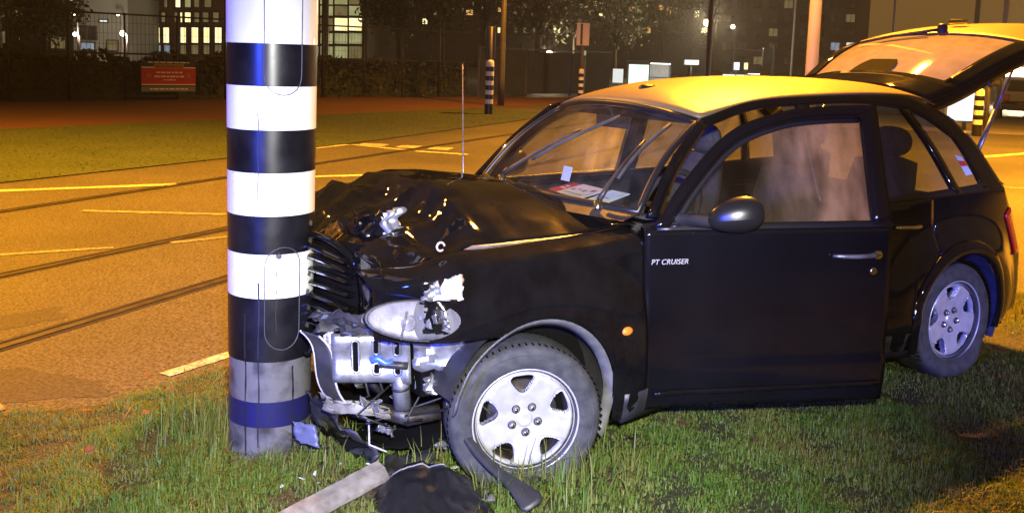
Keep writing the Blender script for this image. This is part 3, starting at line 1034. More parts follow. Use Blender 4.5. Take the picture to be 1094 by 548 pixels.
# --- bonnet, buckled
HU = [-.60, -.50, -.36, -.22, -.13, .05, .30, .50]
HV = [-.64, -.42, -.18, .08, .33, .62]
HT = [[.90, .965, .965, .93, .905, .87],
      [.97, 1.05, 1.055, 1.0, .965, .925],
      [1.0, 1.115, 1.095, 1.02, 1.01, .955],
      [1.02, 1.135, 1.10, 1.05, 1.04, .968],
      [1.03, 1.145, 1.15, 1.165, 1.11, .972],
      [1.03, 1.135, 1.14, 1.14, 1.09, .965],
      [1.03, 1.10, 1.115, 1.115, 1.075, .965],
      [1.02, 1.055, 1.075, 1.075, 1.05, .985]]
def hoodw(u, v):
    row = [interp(list(zip(HV, r)), v) * sstep(-.05, -.2, u) + cr(list(zip(HV, r)), v) * (1 - sstep(-.05, -.2, u)) for r in HT]
    return interp(list(zip(HU, row)), u)
def hoodf(s, t):
    v = -.64 + 1.26 * t
    ur = .475 + .16 * (v / .65) ** 2
    uf = -.60 + .10 * (abs(v) / .6) ** 2 - .03 * math.exp(-((v - .1) / .15) ** 2)
    u = ur + (uf - ur) * s
    w = hoodw(u, v)
    a = sstep(-.02, -.25, u)
    n = noise.noise(Vector((u * 4.2, v * 4.2, 3))) * .030 - abs(noise.noise(Vector((u * 5.5, v * 5, 9)))) * .055 - abs(noise.noise(Vector((u * 11 + 3, v * 9, 2)))) * .022
    w += n * a
    # torn box-like dent
    d = math.hypot((u + .40) / .10, (v - .17) / .16)
    w -= .075 * (1 - sstep(.75, 1.0, d))
    return (u + .02 * a * noise.noise(Vector((u * 5, v * 5, 20))), v, w)
hood = grid('bonnet', hoodf, 70, 64, M['paint'], CAR, .006, True, 0)
hood.data.set_sharp_from_angle(angle=math.radians(13))
# folded-under front lip of the bonnet and its bare edge beam
def hlip(s, t):
    p = hoodf(1.0, s)
    q = crush(p[0] - .015 * t, p[1], p[2] - .075 * t, .8)
    return q
grid('bonnet_lip', hlip, 46, 5, M['paint'], CAR, .005, True, 0)
mb = MB()
pts = [hoodf(s, 1.0) for s in (.12, .25, .4, .52, .62, .72, .80)]
mb.tube([lp(p[0], p[1] + .012, p[2] - .008) for p in pts], [.008, .011, .013, .014, .014, .013, .010], 8)
mb.build('bonnet_edge_rail', M['steel'], hood, True)
mb = MB()
rp = lp(-.335, .655, .99)
mb.tube([(rp[0] + .016 * math.cos(t), rp[1] - .01, rp[2] + .016 * math.sin(t)) for t in np.linspace(0, 5.4, 14)], .0045, 6)
mb.build('bonnet_hinge_ring', M['whiteplastic'], hood, True)
# torn bright flap beside the dent and the crumpled reflector it exposes
def flap(s, t):
    u = -.42 + .02 * s + .05 * t; v = .30 - .02 * s + .02 * t
    w = .965 + .11 * s
    wv = .012 * math.sin(s * 9) + .01 * math.sin(t * 7)
    return (u + .018 * t * (1 - .55 * abs(math.sin(s * 7.1))) + wv, v + wv, w + .015 * t)
grid('torn_flap', flap, 14, 5, M['steel'], hood, .003)
def bulge(s, t):
    a = math.pi * (.05 + .9 * t)
    return (-.50 + .05 * s + .012 * math.sin(11 * s) - .05 * math.sin(a) * .4, .20 + .11 * math.cos(a) * -1, .93 + .13 * s + .01 * math.sin(9 * t))
grid('crushed_panel', bulge, 10, 12, M['paint'], hood, .003)
shard('torn_flap', [(-.40, .235, .93), (-.345, .25, .94), (-.335, .245, 1.065), (-.385, .225, 1.05)], M['whiteplastic'], hood, .003, 41, .02, 10)
shard('crushed_panel', [(-.52, .22, .92), (-.40, .24, .92), (-.38, .235, 1.05), (-.50, .21, 1.04)], mat('paint_with_blue_light', (.006, .006, .012), .16), hood, .003, 43, .035, 12)  # blue beacon light is mixed into this panel's paint colour


# --- nose: grille wrapped round the post
def nose(v, w):
    """u of the crushed nose"""
    u = -.655 + .62 * max(0, abs(v) - .10) ** 1.35 - .045 * (w - .75)
    return u
gr = empty('grille', (0, 0, 0)); gr.parent = CAR
for k in range(9):
    w0 = .555 + k * .047
    def sl(s, t, w0=w0, k=k):
        v = -.33 + .68 * s
        a = t * 2 * math.pi
        c = crush(nose(v, w0), v, w0 - .03 * (v / .33) ** 2 + .012 * math.sin(5 * v + k), .22)
        return (c[0] - .012 + .024 * math.cos(a), c[1], c[2] + .011 * math.sin(a))
    o = grid('grille_slat', sl, 24, 8, M['paint'], gr)
    def ed(s, t, w0=w0, k=k):
        p = sl(s, .46 + .05 * t)
        return (p[0] - .0025, p[1], p[2])
    grid('slat_trim', ed, 24, 1, M['chrome'], gr)
grid('grille_backing', lambda s, t: (nose(-.36 + .72 * s, .7) + .035, -.36 + .72 * s, .50 + .46 * t), 16, 6, M['dark'], CAR)
def surround(s, t):
    a = s * math.pi * 2
    v = .02 + .37 * math.copysign(abs(math.cos(a)) ** .7, math.cos(a)); w = .745 + .235 * math.copysign(abs(math.sin(a)) ** .7, math.sin(a))
    p = crush(nose(v, w) + .005, v, w, .3)
    b = t * 2 * math.pi
    return (p[0] + .016 * math.cos(b), p[1], p[2] + .016 * math.sin(b))
grid('grille_surround', surround, 48, 6, M['paint'], gr)
# front apron between grille and headlamp, crushed (both sides)
for sg in (1, -1):
    def apron(s, t, sg=sg):
        v = .36 + .32 * s; w = .69 + .25 * t - .03 * s
        u = nose(.35, w) + (-.575 - nose(.35, w)) * s * .2 + .05 * math.sin(s * 3.1) * math.sin(t * 2)
        p = crush(u, v, w, .9)
        return (p[0], sg * p[1], p[2])
    grid('front_apron', apron, 18, 14, M['paint'], CAR, .004, True, 0)


# --- headlamps
def headlamp(sg):
    e = empty('headlamp', (0, 0, 0)); e.parent = CAR
    c = (-.452, .762, .745)
    ax = Vector((.196, .050, -.022)); bx = Vector((0.010, -.010, .072))
    nrm = Vector((-.42, .90, .12)).normalized()
    def dome(h, sc_, off):
        def f(s, t):
            r = math.sin(t * math.pi / 2); a = s * 2 * math.pi
            p = Vector(c) + ax * (sc_ * r * math.cos(a)) + bx * (sc_ * r * math.sin(a))
            inw = -.32 * max(0, (-.25 - p.x) / .5) ** 2          # follows the fender's plan curve
            p += nrm * (h * math.cos(t * math.pi / 2) + off) + Vector((0, inw * .10, 0))
            return (p.x, sg * p.y, p.z)
        return f
    grid('reflector', dome(-.012, .97, .004), 40, 10, M['reflector'], e)
    for q0 in (-.10, .02, .12):
        mb = MB(); mb.tube([lp(c[0] + q0 + .012 * k, sg * (c[1] + .022), c[2] - .05 + .05 * k) for k in range(3)], .004, 6); mb.build('reflector_rib', M['greyplastic'], e, True)
    mb = MB(); mb.lathe([(.030, 0), (.026, .018), (.012, .022), (0, .02)], 16, 'y'); o = mb.build('bulb_shield', M['chrome'], e, True); o.location = lp(c[0] - .06, sg * (c[1] + .0), c[2]); o.scale = (1, -sg, 1)
    lf = dome(.052, 1.0, .002)
    vs = []; fs = []
    NA, NT_ = 64, 16
    for i in range(NA):
        for j in range(NT_ + 1): vs.append(lp(*lf(i / NA, j / NT_)))
    for i in range(NA):
        for j in range(NT_):
            r_, a_ = math.sin((j + .5) / NT_ * math.pi / 2), (i + .5) / NA * 2 * math.pi
            x_, y_ = r_ * math.cos(a_), r_ * math.sin(a_)
            if sg > 0 and .02 + .10 * noise.noise(Vector((y_ * 4, 1, 2))) < x_ < .40 + .16 * noise.noise(Vector((y_ * 5, 3, 2))) and y_ > -.55: continue
            fs.append((i * (NT_ + 1) + j, i * (NT_ + 1) + j + 1, ((i + 1) % NA) * (NT_ + 1) + j + 1, ((i + 1) % NA) * (NT_ + 1) + j))
    obj('lens', vs, fs, M['lens'], e, True)
    if sg > 0:
        def gap(s, t):
            p = dome(.012, 1.0, .006)
            x_ = .04 + .32 * s; y_ = -.45 + 1.25 * t + .08 * math.sin(9 * s)
            q = Vector(c) + ax * x_ + bx * y_ + nrm * (.014 + .01 * math.sin(5 * s + 3 * t))
            return tuple(q)
        grid('broken_hole', gap, 6, 8, M['dark'], e)
        for k in range(4):
            q = Vector(c) + ax * (.05 + .11 * k) + bx * (-.3 + .25 * (k % 3)) + nrm * .03
            shard('lens_shard', [tuple(q), tuple(q + ax * .10 + nrm * .02), tuple(q + ax * .06 + bx * .5 + nrm * .03), tuple(q - ax * .03 + bx * .4)], M['reflector'] if k % 2 else M['greyplastic'], e, .002, 50 + k, .006, 4)
    def bez(s, t):
        a = s * 2 * math.pi; b = t * 2 * math.pi
        p = dome(.04, 1.0 + .045 * math.cos(b), .000 + .018 * math.sin(b))(s, 1.0)
        return p
    grid('bezel', bez, 44, 6, M['plastic'], e)
    mb = MB()
    b0 = Vector(c) + nrm * .03 + Vector((.02, 0, .01))
    for k, (du, dw, s_) in enumerate(((.035, .02, .020), (.05, -.008, .022), (.062, -.032, .017))):
        mb.box(b0.x + du - s_, b0.x + du + s_, -sg * (b0.y + .012) - .012, -sg * (b0.y + .012) + .012, b0.z + dw - .012, b0.z + dw + .012)
    if sg > 0: bevel(mb.build('broken_bulb_holder', M['plastic'], e), .004)


headlamp(1); headlamp(-1)


shard('torn_bracket', [(-.455, .845, .838), (-.335, .862, .832), (-.345, .852, .925), (-.405, .842, .905)], M['whiteplastic'], CAR, .003, 3, .014, 9)
shard('torn_bracket', [(-.50, .83, .842), (-.43, .85, .84), (-.425, .835, .905), (-.475, .82, .875)], M['steel'], CAR, .003, 5, .012, 8)

# --- exposed bumper beam with slots, crush tube and torn cover
def beam():
    e = empty('bumper_beam', (0, 0, 0)); e.parent = CAR
    A = Vector((-.70, .47, .66)); B = Vector((-.435, .60, .645))
    dn = Vector((.0, .012, -.185))
    nrm = (B - A).cross(dn).normalized()
    if nrm.y < 0: nrm = -nrm
    def plate(s, t):
        p = A + (B - A) * s + dn * t + nrm * (.010 * math.sin(6 * s + 1) + .006 * math.sin(9 * t))
        return tuple(p)
    grid('plate', plate, 16, 10, M['steel'], e, .012, True, 0)
    for k, (s0, t0, t1) in enumerate(((.30, .14, .78), (.56, .12, .42), (.83, .10, .42), (.56, .62, .82), (.83, .62, .82))):
        pts = []
        for i in range(16):
            a = 2 * math.pi * i / 16
            tt = (t0 + t1) / 2 + ((t1 - t0) / 2 - .05) * (1 if math.sin(a) > 0 else -1) + .06 * math.sin(a)
            ss = s0 + .045 * math.cos(a)
            q = Vector(plate(ss, tt)) + nrm * .009
            pts.append(lp(*q))
        obj('slot', pts, [tuple(range(16))], M['dark'], e)
        mb = MB(); mb.tube(pts + [pts[0]], .005, 6, False); mb.build('slot_rim', M['steel'], e, True)
    q = [Vector(plate(.18 + .6 * k / 6, .55)) + nrm * .02 for k in range(7)]
    mb = MB(); mb.tube([lp(*(p + Vector((0, .0, .012 * math.sin(i * 2.1))))) for i, p in enumerate(q[3:])], [.014, .018, .018, .012], 8)
    mb.build('wire_plug', mat('blue_wire', (.05, .12, .45), .4), e, True)
    mb = MB(); mb.tube([lp(*(Vector(plate(.6 + .12 * k, .62)) + nrm * .018)) for k in range(4)], .016, 8)
    mb.build('connector', M['plastic'], e, True)
    # end casting and crush tube
    shard('end_casting', [(-.715, .44, .665), (-.70, .47, .665), (-.695, .47, .49), (-.71, .43, .50)], M['whiteplastic'], e, .012, 7, .012)
    mb = MB()
    mb.tube([lp(-.47, .575, .50), lp(-.462, .575, .44), lp(-.455, .57, .355)], [.028, .033, .036], 14)
    mb.build('crush_tube', M['steel'], e, True)
    mb = MB(); mb.tube([lp(-.463, .575, .44), lp(-.462, .575, .43)], [.036, .036], 14); mb.build('tube_clamp', M['plastic'], e, True)
    return e
beam()
shard('inner_wing', [(-.44, .60, .66), (-.25, .70, .64), (-.25, .70, .53), (-.42, .62, .50)], M['steel'], CAR, .006, 11, .018)
shard('inner_wing', [(-.40, .55, .60), (-.20, .62, .60), (-.22, .64, .46), (-.40, .57, .42)], M['greyplastic'], CAR, .006, 13, .025)
# torn bumper cover: long curling strip with a raw pale edge
def cover(s, t):
    a = -.35 + 2.1 * s
    u = -.80 + .10 * s + .10 * s * s; v = .40 + .03 * math.sin(4 * s) + .055 * t
    w = .665 - .40 * s + .02 * math.sin(7 * s)
    return (u + .055 * t + .016 * math.sin(9 * s), v, w - .015 * t)
cv = grid('torn_bumper_cover', cover, 26, 5, M['plastic'], CAR, .004, True, 0)
mb = MB(); mb.tube([lp(*cover(k / 24, 1.0)) for k in range(25)] + [lp(-.565, .50, .20), lp(-.50, .52, .165)], .0045, 6); mb.build('raw_edge', M['whiteplastic'], cv, True)
mb = MB(); mb.tube([lp(*cover(k / 24, 0.0)) for k in range(18)], .004, 6); mb.build('raw_edge', M['whiteplastic'], cv, True)
def lowlip(s, t):
    return (-.72 + .22 * s, .36 + .18 * s, .345 - .05 * s + .06 * t - .02 * math.sin(s * 6))
shard('bumper_lower_lip', [(-.73, .40, .40), (-.52, .56, .36), (-.50, .58, .32), (-.72, .42, .345)], mat('cream_plastic', (.26, .25, .20), .5, 0, col2=(.15, .14, .12), nscale=20), CAR, .01, 17, .02)
shard('bumper_lower_lip', [(-.80, .30, .27), (-.735, .38, .27), (-.735, .40, .19), (-.80, .32, .20)], mat('pale_blue_plastic', (.10, .11, .19), .4), CAR, .02, 19, .008)
shard('upper_bumper_skin', [(-.76, .42, .74), (-.58, .58, .735), (-.55, .60, .665), (-.75, .44, .655)], M['plastic'], CAR, .005, 23, .025, 12)
shard('upper_bumper_skin', [(-.74, .30, .62), (-.70, .46, .68), (-.68, .47, .60), (-.74, .33, .54)], M['paint'], CAR, .005, 29, .02, 10)
mb = MB()
for k in range(7):
    r = random.Random(k)
    p0 = Vector((-.55 + .05 * k, .45 + .02 * k, .50 - .02 * r.random()))
    pts = [p0 + Vector((r.uniform(-.04, .04) * i, r.uniform(-.02, .04) * i, -.035 * i + .02 * math.sin(i * 2 + k))) for i in range(6)]
    mb.tube([lp(*q) for q in pts], .005, 5)
mb.build('torn_wiring', M['plastic'], CAR, True)
shard('shade_undertray', [(-.68, -.35, .20), (-.62, .40, .16), (-.05, .52, .15), (-.05, -.55, .17)], M['dark'], CAR, .006, 61, .05, 14)  # dark sheet added low to shade the grass under the nose
shard('shade_undertray', [(-.70, .10, .33), (-.64, .40, .30), (-.52, .50, .12), (-.60, .15, .10)], M['plastic'], CAR, .005, 63, .04, 10)  # second added sheet, darkening the gap under the bumper
for k, (u0, v0, w0, s_) in enumerate(((-.66, .46, .50, .07), (-.60, .52, .40, .06), (-.40, .62, .47, .07), (-.30, .66, .40, .06), (-.55, .56, .30, .05), (-.70, .38, .58, .06))):
    shard('torn_trim', [(u0, v0, w0), (u0 + s_, v0 + .03, w0 - .01), (u0 + s_ * .8, v0 + .03, w0 - s_ * .9), (u0 + .01, v0 - .01, w0 - s_ * .6)], M[('plastic', 'greyplastic', 'steel')[k % 3]], CAR, .003, 70 + k, .03, 6)
# engine bay mass behind the grille
mb = MB(); mb.box(-.40, .5, -.62, .36, .40, .86); mb.build('engine_bay', M['dark'], CAR)
shard('radiator', [(-.50, -.45, .88), (-.50, .45, .88), (-.50, .45, .36), (-.50, -.45, .36)], M['alloy_dark'], CAR, .02, 31, .05, 12)
mb = MB(); mb.tube([lp(-.52, .50, .33), lp(-.42, .55, .30), lp(-.30, .58, .31)], [.03, .035, .03], 10); mb.build('tow_bracket', M['alloy_dark'], CAR, True)


# --- wheels
def wheel(u, v, w, rz, flat, parent, camber=0.0):
    e = empty('wheel', lp(u, v, w)); e.parent = parent
    e.rotation_euler = (camber, 0, rz)
    R, Wd = .318, .205
    e.scale = (.975, 1, .975)
    prof = [(.205, .080), (.212, .094), (.235, .1015), (.268, .103), (.295, .098), (.309, .085), (.316, .055), (.318, .0), (.316, -.055), (.309, -.085), (.268, -.103), (.212, -.094), (.205, -.08)]
    n = 72
    vs = []; fs = []
    for r, h in prof:
        for k in range(n):
            t = 2 * math.pi * k / n
            rr = r
            x, z = rr * math.cos(t), rr * math.sin(t)
            hh = h
            if z < -(.318 - flat):
                z = -(.318 - flat); 
            if flat and z < -.15 and r > .22:
                hh = h * (1 + .30 * min(1, (-z - .15) / .1))
            vs.append((x, -hh, z))
    for i in range(len(prof) - 1):
        for k in range(n):
            fs.append((i * n + k, i * n + (k + 1) % n, (i + 1) * n + (k + 1) % n, (i + 1) * n + k))
    ty = obj('tyre', vs, fs, M['rubber'], e, True)
    # tread grooves as thin dark rings, shoulder ribs
    for h in (-.045, .0, .045):
        mb = MB(); mb.lathe([(.3172, h - .005), (.3192, h - .004), (.3192, h + .004), (.3172, h + .005)], 64, 'y')
        if not flat: mb.build('tread_groove', M['dark'], ty, True)
    mb = MB()
    for k in range(72):
        t = 2 * math.pi * k / 72
        if flat and math.sin(t) < -.6: continue
        c, s = math.cos(t), math.sin(t)
        for h in (-.075, .075):
            mb.quadbar((.3165 * c, h - .017, .3165 * s), (.3125 * c, h + .017, .3125 * s), .006, .004, Vector((c, 0, s)))
    o = mb.build('tread_block', M['dark'], ty); o['kind'] = 'stuff'
    # sidewall ring
    mb = MB(); mb.lathe([(.276, -.1032), (.279, -.1052), (.282, -.1028)], 64, 'y'); mb.build('sidewall_rib', M['rubber'], ty, True)
    # rim: polar grid with five rounded holes, their walls extruded inward
    NR, NT = 44, 220
    r1 = .212
    def hole(x, z):
        best = 9
        for k in range(5):
            a = math.radians(94 + 72 * k)
            lx = x * math.cos(a) + z * math.sin(a); ly = -x * math.sin(a) + z * math.cos(a)
            hw = .030 + .50 * max(-.04, lx - .145)
            qx = (lx - .150) / .036; qy = ly / max(.010, hw * 1.25)
            f = (abs(qx) ** 3 + abs(qy) ** 3) ** (1 / 3) - 1
            best = min(best, f)
        return best
    def face(r):
        return interp([(0, .070), (.028, .072), (.032, .064), (.075, .066), (.12, .074), (.175, .083), (.190, .083), (.197, .070), (.203, .074), (.212, .090)], r)
    vs = [(0, -face(0), 0)]; fs = []
    keep = {0: 1}
    for i in range(1, NR + 1):
        r = r1 * i / NR
        for k in range(NT):
            t = 2 * math.pi * k / NT
            x, z = r * math.cos(t), r * math.sin(t)
            f = hole(x, z)
            dep = face(r)
            if 0 < f < .40: dep -= .009 * (1 - f / .40) ** 2
            vs.append((x, -dep, z)); keep[len(vs) - 1] = f
    idx = lambda i, k: 1 + (i - 1) * NT + k % NT
    for k in range(NT): fs.append((0, idx(1, k), idx(1, k + 1)))
    for i in range(1, NR):
        for k in range(NT):
            q = (idx(i, k), idx(i + 1, k), idx(i + 1, k + 1), idx(i, k + 1))
            if sum(keep[a] for a in q) < 0: continue
            fs.append(q)
    from collections import Counter
    ec = Counter()
    for q in fs:
        for a, b_ in zip(q, q[1:] + q[:1]): ec[(min(a, b_), max(a, b_))] += 1
    bedge = [e_ for e_, n_ in ec.items() if n_ == 1 and math.hypot(vs[e_[0]][0], vs[e_[0]][2]) < r1 - .003]
    for a in set(x_ for e_ in bedge for x_ in e_):
        x, y_, z = vs[a]
        for _ in range(10):
            f0 = hole(x, z)
            gx = (hole(x + 1e-4, z) - f0) / 1e-4; gz = (hole(x, z + 1e-4) - f0) / 1e-4
            g2 = gx * gx + gz * gz
            if g2 < 1e-6: break
            x -= f0 * gx / g2 * .7; z -= f0 * gz / g2 * .7
        if math.hypot(x - vs[a][0], z - vs[a][2]) < .008: vs[a] = (x, y_, z)
    back = {}
    for a, b_ in bedge:
        for q_ in (a, b_):
            if q_ not in back:
                back[q_] = len(vs); vs.append((vs[q_][0], vs[q_][1] + .030, vs[q_][2]))
        fs.append((a, b_, back[b_], back[a]))
    rim = obj('rim', vs, fs, M['alloy'], e, True)
    mb = MB(); mb.lathe([(.212, -.090), (.214, -.097), (.219, -.099), (.221, -.092)], 72, 'y'); mb.build('rim_lip', M['alloy'], e, True)
    mb = MB(); mb.lathe([(.200, -.082), (.185, -.03), (.18, .07)], 48, 'y'); mb.build('rim_barrel', M['alloy_dark'], e, True)
    mb = MB(); mb.lathe([(0, -.018), (.145, -.018), (.145, .0)], 40, 'y'); mb.build('brake_disc', M['alloy_dark'], e, True)
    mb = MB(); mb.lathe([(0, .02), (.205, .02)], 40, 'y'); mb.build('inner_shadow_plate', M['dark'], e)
    for k in range(5):
        a = math.radians(94 + 72 * k + 36)
        mb = MB(); mb.lathe([(.0105, -.066), (.0105, -.078), (.008, -.083), (0, -.083)], 10, 'y', (.056 * math.cos(a), 0, .056 * math.sin(a)))
        mb.build('lug_nut', M['chrome'], e, True)
        mb = MB(); mb.lathe([(.012, -.0675), (.0165, -.0715), (.018, -.066)], 14, 'y', (.056 * math.cos(a), 0, .056 * math.sin(a))); mb.build('lug_seat', M['alloy_dark'], e, True)
    return e


wheel(0.0, .705, .292, -.33, .075, CAR, .02)
wheel(2.616, .70, .318, 0, .02, CAR)
for uu in (0.0, 2.616):
    e = wheel(uu, -.70, .318 if uu else .292, math.pi + (-.3 if uu == 0 else 0), .03, CAR)

# front side marker
mb = MB(); mb.lathe([(.022, 0), (.020, .010), (.010, .016), (0, .017)], 18, 'y')
o = mb.build('side_marker', M['amber'], CAR, True); o.location = lp(.415, S(.415, .60) - .002, .60); o.scale = (1.25, -1, .85)


# --- driver door, swung open
HIN = (.545, .765)
def make_door(sg, ang):
    d0 = bpy.data.objects
    def rel(p): return (p[0] - HIN[0], p[1] - sg * HIN[1], p[2])
    def pn(u, v, w): return rel((u, v, w))
    W1 = 1.625
    frontedge = lambda w: 0.0
    skin = side_panel('front_door', .55, W1, lambda u: .222 + .018 * (u > 1.5) * (u - 1.5), lambda u: .998, M['paint_dull'], CAR, sg, 40, 26, 0, pn)
    solid(skin, .02, 1 if sg > 0 else -1)
    skin.location = lp(HIN[0], sg * HIN[1], 0)
    skin.rotation_euler = (0, 0, -sg * ang)
    inner = grid('door_card', lambda s, t: pn(.58 + 1.02 * s, sg * (S(.58 + 1.02 * s, .26 + .7 * t) - .075), .26 + .70 * t), 10, 8, M['interior'], skin, .02, True, 0)
    # edges of the door shell
    for uu in (.553, W1 - .003):
        grid('door_edge', lambda s, t, uu=uu: pn(uu, sg * (S(uu, .23 + .765 * t) - .003 - .078 * s), .23 + .765 * t), 2, 10, M['paint_dull'], skin)
    grid('door_edge', lambda s, t: pn(.553 + (W1 - .556) * t, sg * (S(.9, .995) - .003 - .078 * s), .9965), 2, 10, M['paint_dull'], skin)
    # window frame
    lowpl = [(.655, 1.0), (.80, 1.175), (.98, 1.335), (1.2, 1.415), (1.40, 1.437), (1.555, 1.438)]
    hipl = [(.585, 1.0), (.75, 1.20), (.96, 1.385), (1.2, 1.463), (1.40, 1.485), (1.63, 1.488)]
    strip2('window_frame', lowpl, hipl, M['paint_dull'], skin, sg, 34, 2, .03, 0, pn)
    strip2('window_frame', [(1.545, .996), (1.555, 1.44)], [(1.628, .996), (1.63, 1.488)], M['paint_dull'], skin, sg, 10, 2, .03, 0, pn)
    strip2('window_seal', [(.70, 1.0), (.82, 1.16), (.99, 1.315), (1.2, 1.393), (1.40, 1.415), (1.545, 1.418)], lowpl[:-1] + [(1.556, 1.44)], M['seal'], skin, sg, 34, 1, .012, -.004, pn)
    strip2('belt_trim', [(.60, .990), (1.1, .990), (1.625, .990)], [(.60, 1.012), (1.1, 1.014), (1.625, 1.014)], M['seal'], skin, sg, 16, 2, .012, .006, pn)
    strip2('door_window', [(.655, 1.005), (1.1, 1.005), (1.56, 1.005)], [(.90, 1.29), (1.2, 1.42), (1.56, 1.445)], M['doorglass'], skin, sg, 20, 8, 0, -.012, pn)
    # quarter light bar
    # handle, lock, lower trim, lettering
    hb = MB()
    hb.tube([rel((1.36 + .20 * k / 8, sg * (S(1.4, .80) + .010 + .024 * math.sin(math.pi * k / 8)), .872)) for k in range(9)], [.006, .009, .010, .010, .010, .010, .011, .012, .008], 8)
    hb.v = [lp(*q) for q in hb.v]
    hb.build('door_handle', M['steel'], skin, True)
    mb = MB(); mb.lathe([(.022, 0), (.020, .012), (.012, .018), (0, .018)], 14, 'y')
    o = mb.build('handle_rosette', M['chrome'], skin, True); q = lp(*rel((1.565, sg * S(1.565, .87), .87))); o.location = q; o.scale = (1, -sg, 1)
    mb = MB(); mb.lathe([(.017, 0), (.016, .006), (.010, .008), (0, .007)], 14, 'y')
    o = mb.build('door_lock', M['chrome'], skin, True); q = lp(*rel((1.548, sg * S(1.548, .80), .80))); o.location = q; o.scale = (1, -sg, 1)
    strip2('lower_trim', [(.60, .283), (1.1, .286), (1.60, .292)], [(.60, .305), (1.1, .308), (1.60, .314)], M['paint'], skin, sg, 20, 2, .008, .007, pn)
    if sg > 0:
        # lettering
        fc = bpy.data.curves.new('door_lettering', 'FONT')
        fc.body = 'PT CRUISER'
        fc.size = .050; fc.extrude = .0015; fc.shear = .25; fc.space_character = 1.02
        fc.materials.append(M['letter'])
        tmp = bpy.data.objects.new('tmp', fc); COL.objects.link(tmp)
        bpy.context.view_layer.update()
        me_ = bpy.data.meshes.new_from_object(tmp.evaluated_get(bpy.context.evaluated_depsgraph_get()))
        bpy.data.objects.remove(tmp)
        fo = bpy.data.objects.new('door_lettering', me_); COL.objects.link(fo); fo.parent = skin
        fo['kind'] = 'stuff'
        q = lp(*rel((.575, max(S(.585, .86), S(.75, .86)) + .006, .850)))
        fo.location = q; fo.rotation_euler = (math.pi / 2, 0, .012); fo.scale = (.60, .62, 1)
    # mirror
    def mir(s, t):
        a = s * 2 * math.pi; b = t * math.pi
        x = math.cos(b)
        k = math.sin(b)
        cu = .108 * x
        taper = .86 + .14 * x                     # fuller to the rear
        r = abs(k) ** .75
        zz = math.sin(a); zz = zz if zz > 0 else zz * .72
        return pn(.895 + cu, sg * (S(.8, 1.0) + .115 + .070 * r * math.cos(a) * taper + .02 * x), 1.060 + .012 * x + .098 * r * zz * taper)
    mo = grid('mirror', mir, 28, 22, mat('mirror_shell', (.012, .012, .012), .28), skin, 0)
    def foot(s, t):
        a = s * 2 * math.pi
        return pn(.72 + .13 * t + .045 * math.cos(a), sg * (S(.75, 1.0) - .03 + .14 * t), 1.030 + .012 * t + .028 * math.sin(a))
    grid('mirror_foot', foot, 14, 5, M['plastic'], skin, 0)
    # inner pull and speaker hint
    return skin


make_door(1, math.radians(23.5))
make_door(-1, 0.0)

# --- interior
mb = MB()
def dash(s, t):
    a = t * math.pi * .62
    v = -.68 + 1.36 * s
    return (.52 + .19 * (v / .7) ** 2 * .6 + .36 * math.sin(a) * .9 + .0, v, 1.03 - .20 * (1 - math.cos(a)) * .9 - .02 * (v / .7) ** 2)
dsh = grid('dashboard', dash, 24, 10, M['interior'], CAR, .01)
grid('firewall', lambda s, t: (.56, -.68 + 1.36 * s, .30 + .62 * t), 4, 4, M['dark'], CAR)
mb = MB()
sw = Vector((1.02, .36, .98))
ring = []
for k in range(33):
    a = 2 * math.pi * k / 32
    ring.append(lp(sw.x + .19 * .42 * math.sin(a), sw.y + .19 * math.cos(a), sw.z + .19 * .90 * math.sin(a)))
mb.tube(ring, .015, 8, False)
st = mb.build('steering_wheel', M['interior'], CAR, True)
mb = MB()
for a in (0, math.pi, -math.pi / 2):
    mb.tube([lp(sw.x, sw.y, sw.z), lp(sw.x + .18 * .42 * math.sin(a), sw.y + .18 * math.cos(a), sw.z + .18 * .9 * math.sin(a))], [.03, .014], 8)
mb.tube([lp(sw.x, sw.y, sw.z), lp(.75, .36, .88)], .03, 8)
mb.build('wheel_spokes', M['interior'], st, True)


def seat(v, u=1.42, back=True):
    e = empty('seat', (0, 0, 0)); e.parent = CAR
    def cush(s, t):
        a = 2 * math.pi * t
        c_, s_ = math.cos(a), math.sin(a)
        return (u - .30 + .55 * s, v + .245 * math.copysign(abs(c_) ** .5, c_), .46 + .10 * math.copysign(abs(s_) ** .6, s_) + .05 * (1 - s))
    grid('cushion', cush, 10, 20, M['seat'], e)
    def bk(s, t):
        a = 2 * math.pi * t
        c_, s_ = math.cos(a), math.sin(a)
        wd = .245 - .05 * s * s
        return (u + .24 + .17 * s + .075 * math.copysign(abs(s_) ** .6, s_) * (1 - .3 * s), v + wd * math.copysign(abs(c_) ** .5, c_), .50 + .62 * s)
    grid('backrest', bk, 12, 20, M['seat'], e)
    grid('backrest_top', lambda s, t: bk(1.0, t)[:1] + (v + (bk(1.0, t)[1] - v) * (1 - s), bk(1.0, t)[2] + .03 * math.sin(s * 1.5)), 4, 20, M['seat'], e)
    def hr(s, t):
        a = 2 * math.pi * s; b = math.pi * t
        return (u + .45 + .06 * math.sin(b) * math.cos(a), v + .13 * math.copysign(abs(math.cos(b)) ** .7, math.cos(b)) , 1.225 + .085 * math.sin(b) * math.sin(a))
    grid('headrest', hr, 16, 12, M['seat'], e)


seat(.36); seat(-.36)
seat(.30, 2.22); seat(-.30, 2.22)
mb = MB(); mb.tube([lp(.93, .0, 1.44), lp(.95, 0, 1.40)], .01, 6); mb.box(.93, .96, -.12, .12, 1.345, 1.405)
bevel(mb.build('rear_view_mirror', M['interior'], CAR), .01)
for sg in (1, -1):
    shard('sun_visor', [(1.0, sg * .12, 1.435), (1.0, sg * .50, 1.40), (1.14, sg * .50, 1.425), (1.14, sg * .12, 1.46)], M['interior'], CAR, .01, 3, .003)
